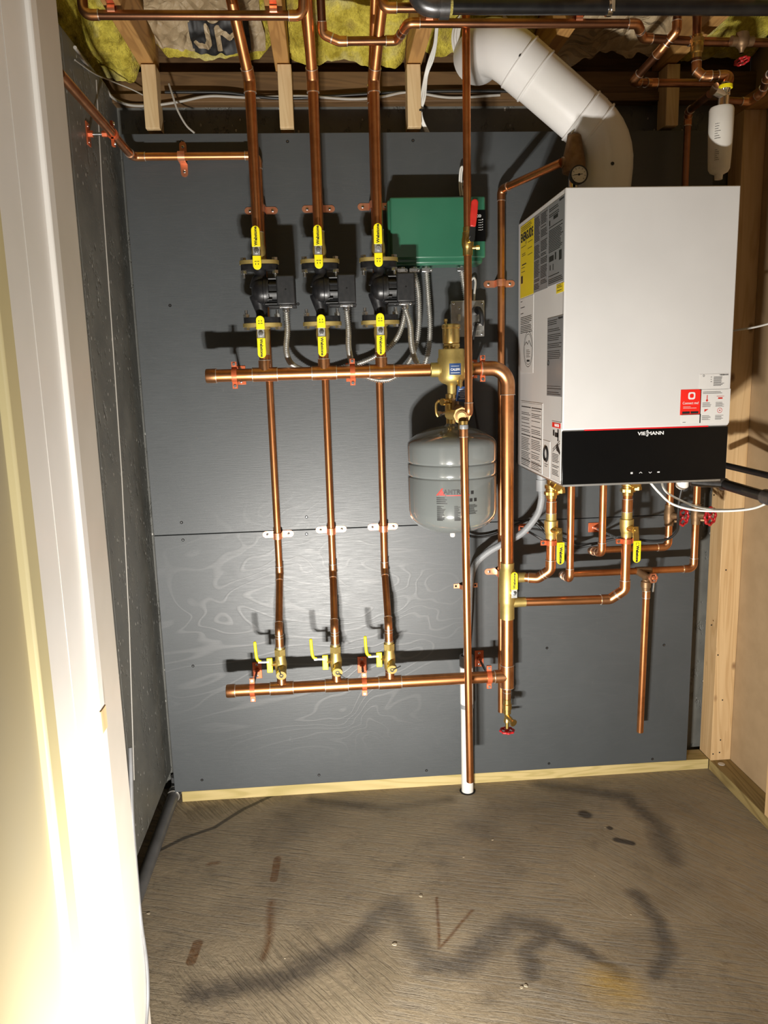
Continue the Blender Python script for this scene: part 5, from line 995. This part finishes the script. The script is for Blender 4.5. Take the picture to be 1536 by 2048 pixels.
# right hand cluster
A_ = lambda px, py, d: at(px, py, d)
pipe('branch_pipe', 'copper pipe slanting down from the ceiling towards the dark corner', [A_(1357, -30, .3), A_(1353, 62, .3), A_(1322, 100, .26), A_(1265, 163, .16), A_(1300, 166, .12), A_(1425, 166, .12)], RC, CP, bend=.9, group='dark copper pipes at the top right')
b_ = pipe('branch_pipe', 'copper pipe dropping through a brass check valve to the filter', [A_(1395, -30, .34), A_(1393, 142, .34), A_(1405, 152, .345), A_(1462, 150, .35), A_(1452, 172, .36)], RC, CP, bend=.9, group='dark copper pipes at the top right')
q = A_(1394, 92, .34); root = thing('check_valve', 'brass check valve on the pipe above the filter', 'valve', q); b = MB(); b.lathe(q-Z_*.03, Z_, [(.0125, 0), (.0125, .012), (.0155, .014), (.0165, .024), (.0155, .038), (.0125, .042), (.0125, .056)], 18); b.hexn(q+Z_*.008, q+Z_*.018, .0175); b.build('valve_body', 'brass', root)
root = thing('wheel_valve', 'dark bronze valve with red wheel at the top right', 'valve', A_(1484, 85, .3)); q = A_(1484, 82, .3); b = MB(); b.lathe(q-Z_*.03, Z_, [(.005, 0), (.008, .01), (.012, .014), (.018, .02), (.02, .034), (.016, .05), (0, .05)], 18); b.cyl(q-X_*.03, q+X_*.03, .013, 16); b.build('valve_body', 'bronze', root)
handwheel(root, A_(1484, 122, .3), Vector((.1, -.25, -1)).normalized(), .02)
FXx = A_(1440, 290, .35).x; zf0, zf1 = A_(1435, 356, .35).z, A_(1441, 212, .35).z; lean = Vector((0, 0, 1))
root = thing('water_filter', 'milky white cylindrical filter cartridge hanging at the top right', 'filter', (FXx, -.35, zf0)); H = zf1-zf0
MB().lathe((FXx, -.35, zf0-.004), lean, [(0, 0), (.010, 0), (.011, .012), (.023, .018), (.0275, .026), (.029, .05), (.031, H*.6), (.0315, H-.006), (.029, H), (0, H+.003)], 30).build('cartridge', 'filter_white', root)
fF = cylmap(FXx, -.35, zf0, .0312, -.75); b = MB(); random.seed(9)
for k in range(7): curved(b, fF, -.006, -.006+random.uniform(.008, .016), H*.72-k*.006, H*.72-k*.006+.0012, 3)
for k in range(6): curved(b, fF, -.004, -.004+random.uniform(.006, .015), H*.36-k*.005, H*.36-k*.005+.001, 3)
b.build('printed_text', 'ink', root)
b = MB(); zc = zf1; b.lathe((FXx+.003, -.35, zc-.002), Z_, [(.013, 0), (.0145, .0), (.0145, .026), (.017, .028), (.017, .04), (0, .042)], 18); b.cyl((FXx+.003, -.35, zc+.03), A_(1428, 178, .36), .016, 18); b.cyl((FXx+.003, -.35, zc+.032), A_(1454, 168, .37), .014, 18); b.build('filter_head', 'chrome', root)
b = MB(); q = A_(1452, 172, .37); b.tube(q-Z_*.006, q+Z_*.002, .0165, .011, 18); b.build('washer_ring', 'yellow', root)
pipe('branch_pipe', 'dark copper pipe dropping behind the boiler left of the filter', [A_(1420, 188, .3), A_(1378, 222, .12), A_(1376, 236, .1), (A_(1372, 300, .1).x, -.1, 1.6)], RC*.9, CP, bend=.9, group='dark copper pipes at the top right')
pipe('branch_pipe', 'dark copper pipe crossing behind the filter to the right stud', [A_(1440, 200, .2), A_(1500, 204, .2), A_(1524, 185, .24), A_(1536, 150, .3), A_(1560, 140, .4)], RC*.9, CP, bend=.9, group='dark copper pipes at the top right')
# cables along the sill
cable('sill_cable', 'pale flat cable drooping along the sill from the left wall', [A_(150, 95, .5), A_(172, 128, .2), A_(205, 165, 0.02), A_(225, 195, -.03), A_(260, 210, -.04), A_(310, 210, -.04), A_(360, 203, -.04), A_(420, 192, -.04), A_(500, 195, -.045), A_(600, 192, -.045), A_(700, 198, -.04), A_(760, 194, -.04), A_(820, 184, -.045), A_(900, 195, -.045), A_(1000, 190, -.045)], .004, 'wire_grey', group='cables along the sill')
cable('sill_cable', 'black cable running straight along the sill', [A_(330, 184, -.045), A_(450, 185, -.045), A_(520, 194, -.045), A_(600, 196, -.045), A_(800, 184, -.045), A_(980, 182, -.045), A_(1100, 185, -.045)], .0045, 'rubber', group='cables along the sill')
cable('sill_cable', 'thin pale cable curving down onto the plywood top', [A_(338, 168, .0), A_(345, 190, .01), A_(355, 220, .01), A_(372, 250, .005), A_(389, 266, .002)], .003, 'wire_grey', group='cables along the sill')
root = thing('stapled_cables', 'bundle of white cables stapled down the joist left of the tall thin pipe', 'cable', A_(870, 60, .2))
for k, o in enumerate((0, 4, 8)):
    MB().sweep(crom([A_(872+o*.4, 55, .22), A_(868+o*.5, 90, .12), A_(858+o, 120, .05), A_(850+o*.6, 150, .01), A_(842+o, 195, -.0), A_(840+o*.4, 220, -.01), A_(842+o*.5, 240, -.02), A_(852+o*.7, 265, -.03)]), .0028, 8).build('cable_jacket', 'wire_white', root)
b = MB(); q = A_(841, 222, 0); b.cyl(q-Z_*.002, q+Z_*.004, .0075, 10); b.build('cable_tie', 'plastic', root)
cable('thin_wire', 'thin pale wire above the left yellow insulation', [A_(150, 120, .35), A_(190, 148, .12), A_(230, 165, .02), A_(262, 178, -.02), A_(290, 192, -.03)], .0018, 'wire_grey')
# debris crumbs on the floor
random.seed(4)
for (px, py, s) in ((790, 1889, .008), (842, 1792, .006), (927, 1714, .004), (985, 1680, .004), (298, 1827, .006), (1043, 1975, .006), (1052, 1972, .006), (1210, 1655, .003), (1190, 1752, .003), (1155, 1560, .003), (570, 1917, .003), (1262, 1829, .003)):
    q = atZ(px, py, 0); b = MB(); n = 6; pts = [(math.cos(2*PI*i/n)*s*random.uniform(.5, 1), math.sin(2*PI*i/n)*s*random.uniform(.4, .9)) for i in range(n)]; b.prism(pts, (q.x, q.y, 0), X_, Y_, Z_, s*.22); tag(b.build('debris_chip', 'crumb'), 'small pale chip of debris on the concrete floor', 'debris', 'pale chips scattered on the floor')
# ================================================================== LIGHT AND CAMERA
def area(name, loc, target, size, power, color, spread=PI):
    l = bpy.data.lights.new(name, 'AREA'); l.shape = 'RECTANGLE'; l.size, l.size_y = size; l.energy = power; l.color = color; l.spread = spread
    o = bpy.data.objects.new(name, l); COL.objects.link(o); o.location = loc; o.rotation_euler = (Vector(target)-Vector(loc)).to_track_quat('-Z', 'Y').to_euler(); return o
for i, dx in enumerate((-.05, .05)):
    area('work_light', (.72+dx, -1.95, .25), (1.05+dx, 0, 1.05), (.07, .05), 22, (1.0, .955, .89), math.radians(128))
area('room_fill', (1.2, -3.0, 2.25), (1.1, -.5, .6), (.5, .5), .8, (1, .9, .76))  # weak fill light added behind the camera, stands for no actual lamp
sl = bpy.data.lights.new('jamb_fill', 'SPOT'); sl.energy = 48; sl.color = (1, .92, .8); sl.spot_size = math.radians(34); sl.spot_blend = .7; sl.shadow_soft_size = .05  # unseen spot added to brighten the upper part of the door jamb
so = bpy.data.objects.new('jamb_fill', sl); COL.objects.link(so); so.location = (1.35, -2.95, 1.9); so.rotation_euler = (Vector((.38, -1.45, 1.62))-so.location).to_track_quat('-Z', 'Y').to_euler()
w = bpy.data.worlds.new('World'); bpy.context.scene.world = w; w.use_nodes = True; w.node_tree.nodes['Background'].inputs[0].default_value = (.9, .85, .75, 1); w.node_tree.nodes['Background'].inputs[1].default_value = .014
cam = bpy.data.cameras.new('Camera'); co = bpy.data.objects.new('Camera', cam); COL.objects.link(co)
cam.sensor_fit = 'VERTICAL'; cam.sensor_height = 36; cam.sensor_width = 27; cam.lens = FPX/2048*36; cam.clip_start = .01
mt = Matrix.Identity(4)
for i in range(3): mt[i][0] = RR[i]; mt[i][1] = UU[i]; mt[i][2] = -_f[i]; mt[i][3] = CAM[i]
co.matrix_world = mt; bpy.context.scene.camera = co
sc = bpy.context.scene; sc.view_settings.view_transform = 'Standard'; sc.view_settings.look = 'None'; sc.view_settings.gamma = 1; sc.view_settings.exposure = 0; sc.view_settings.use_curve_mapping = False
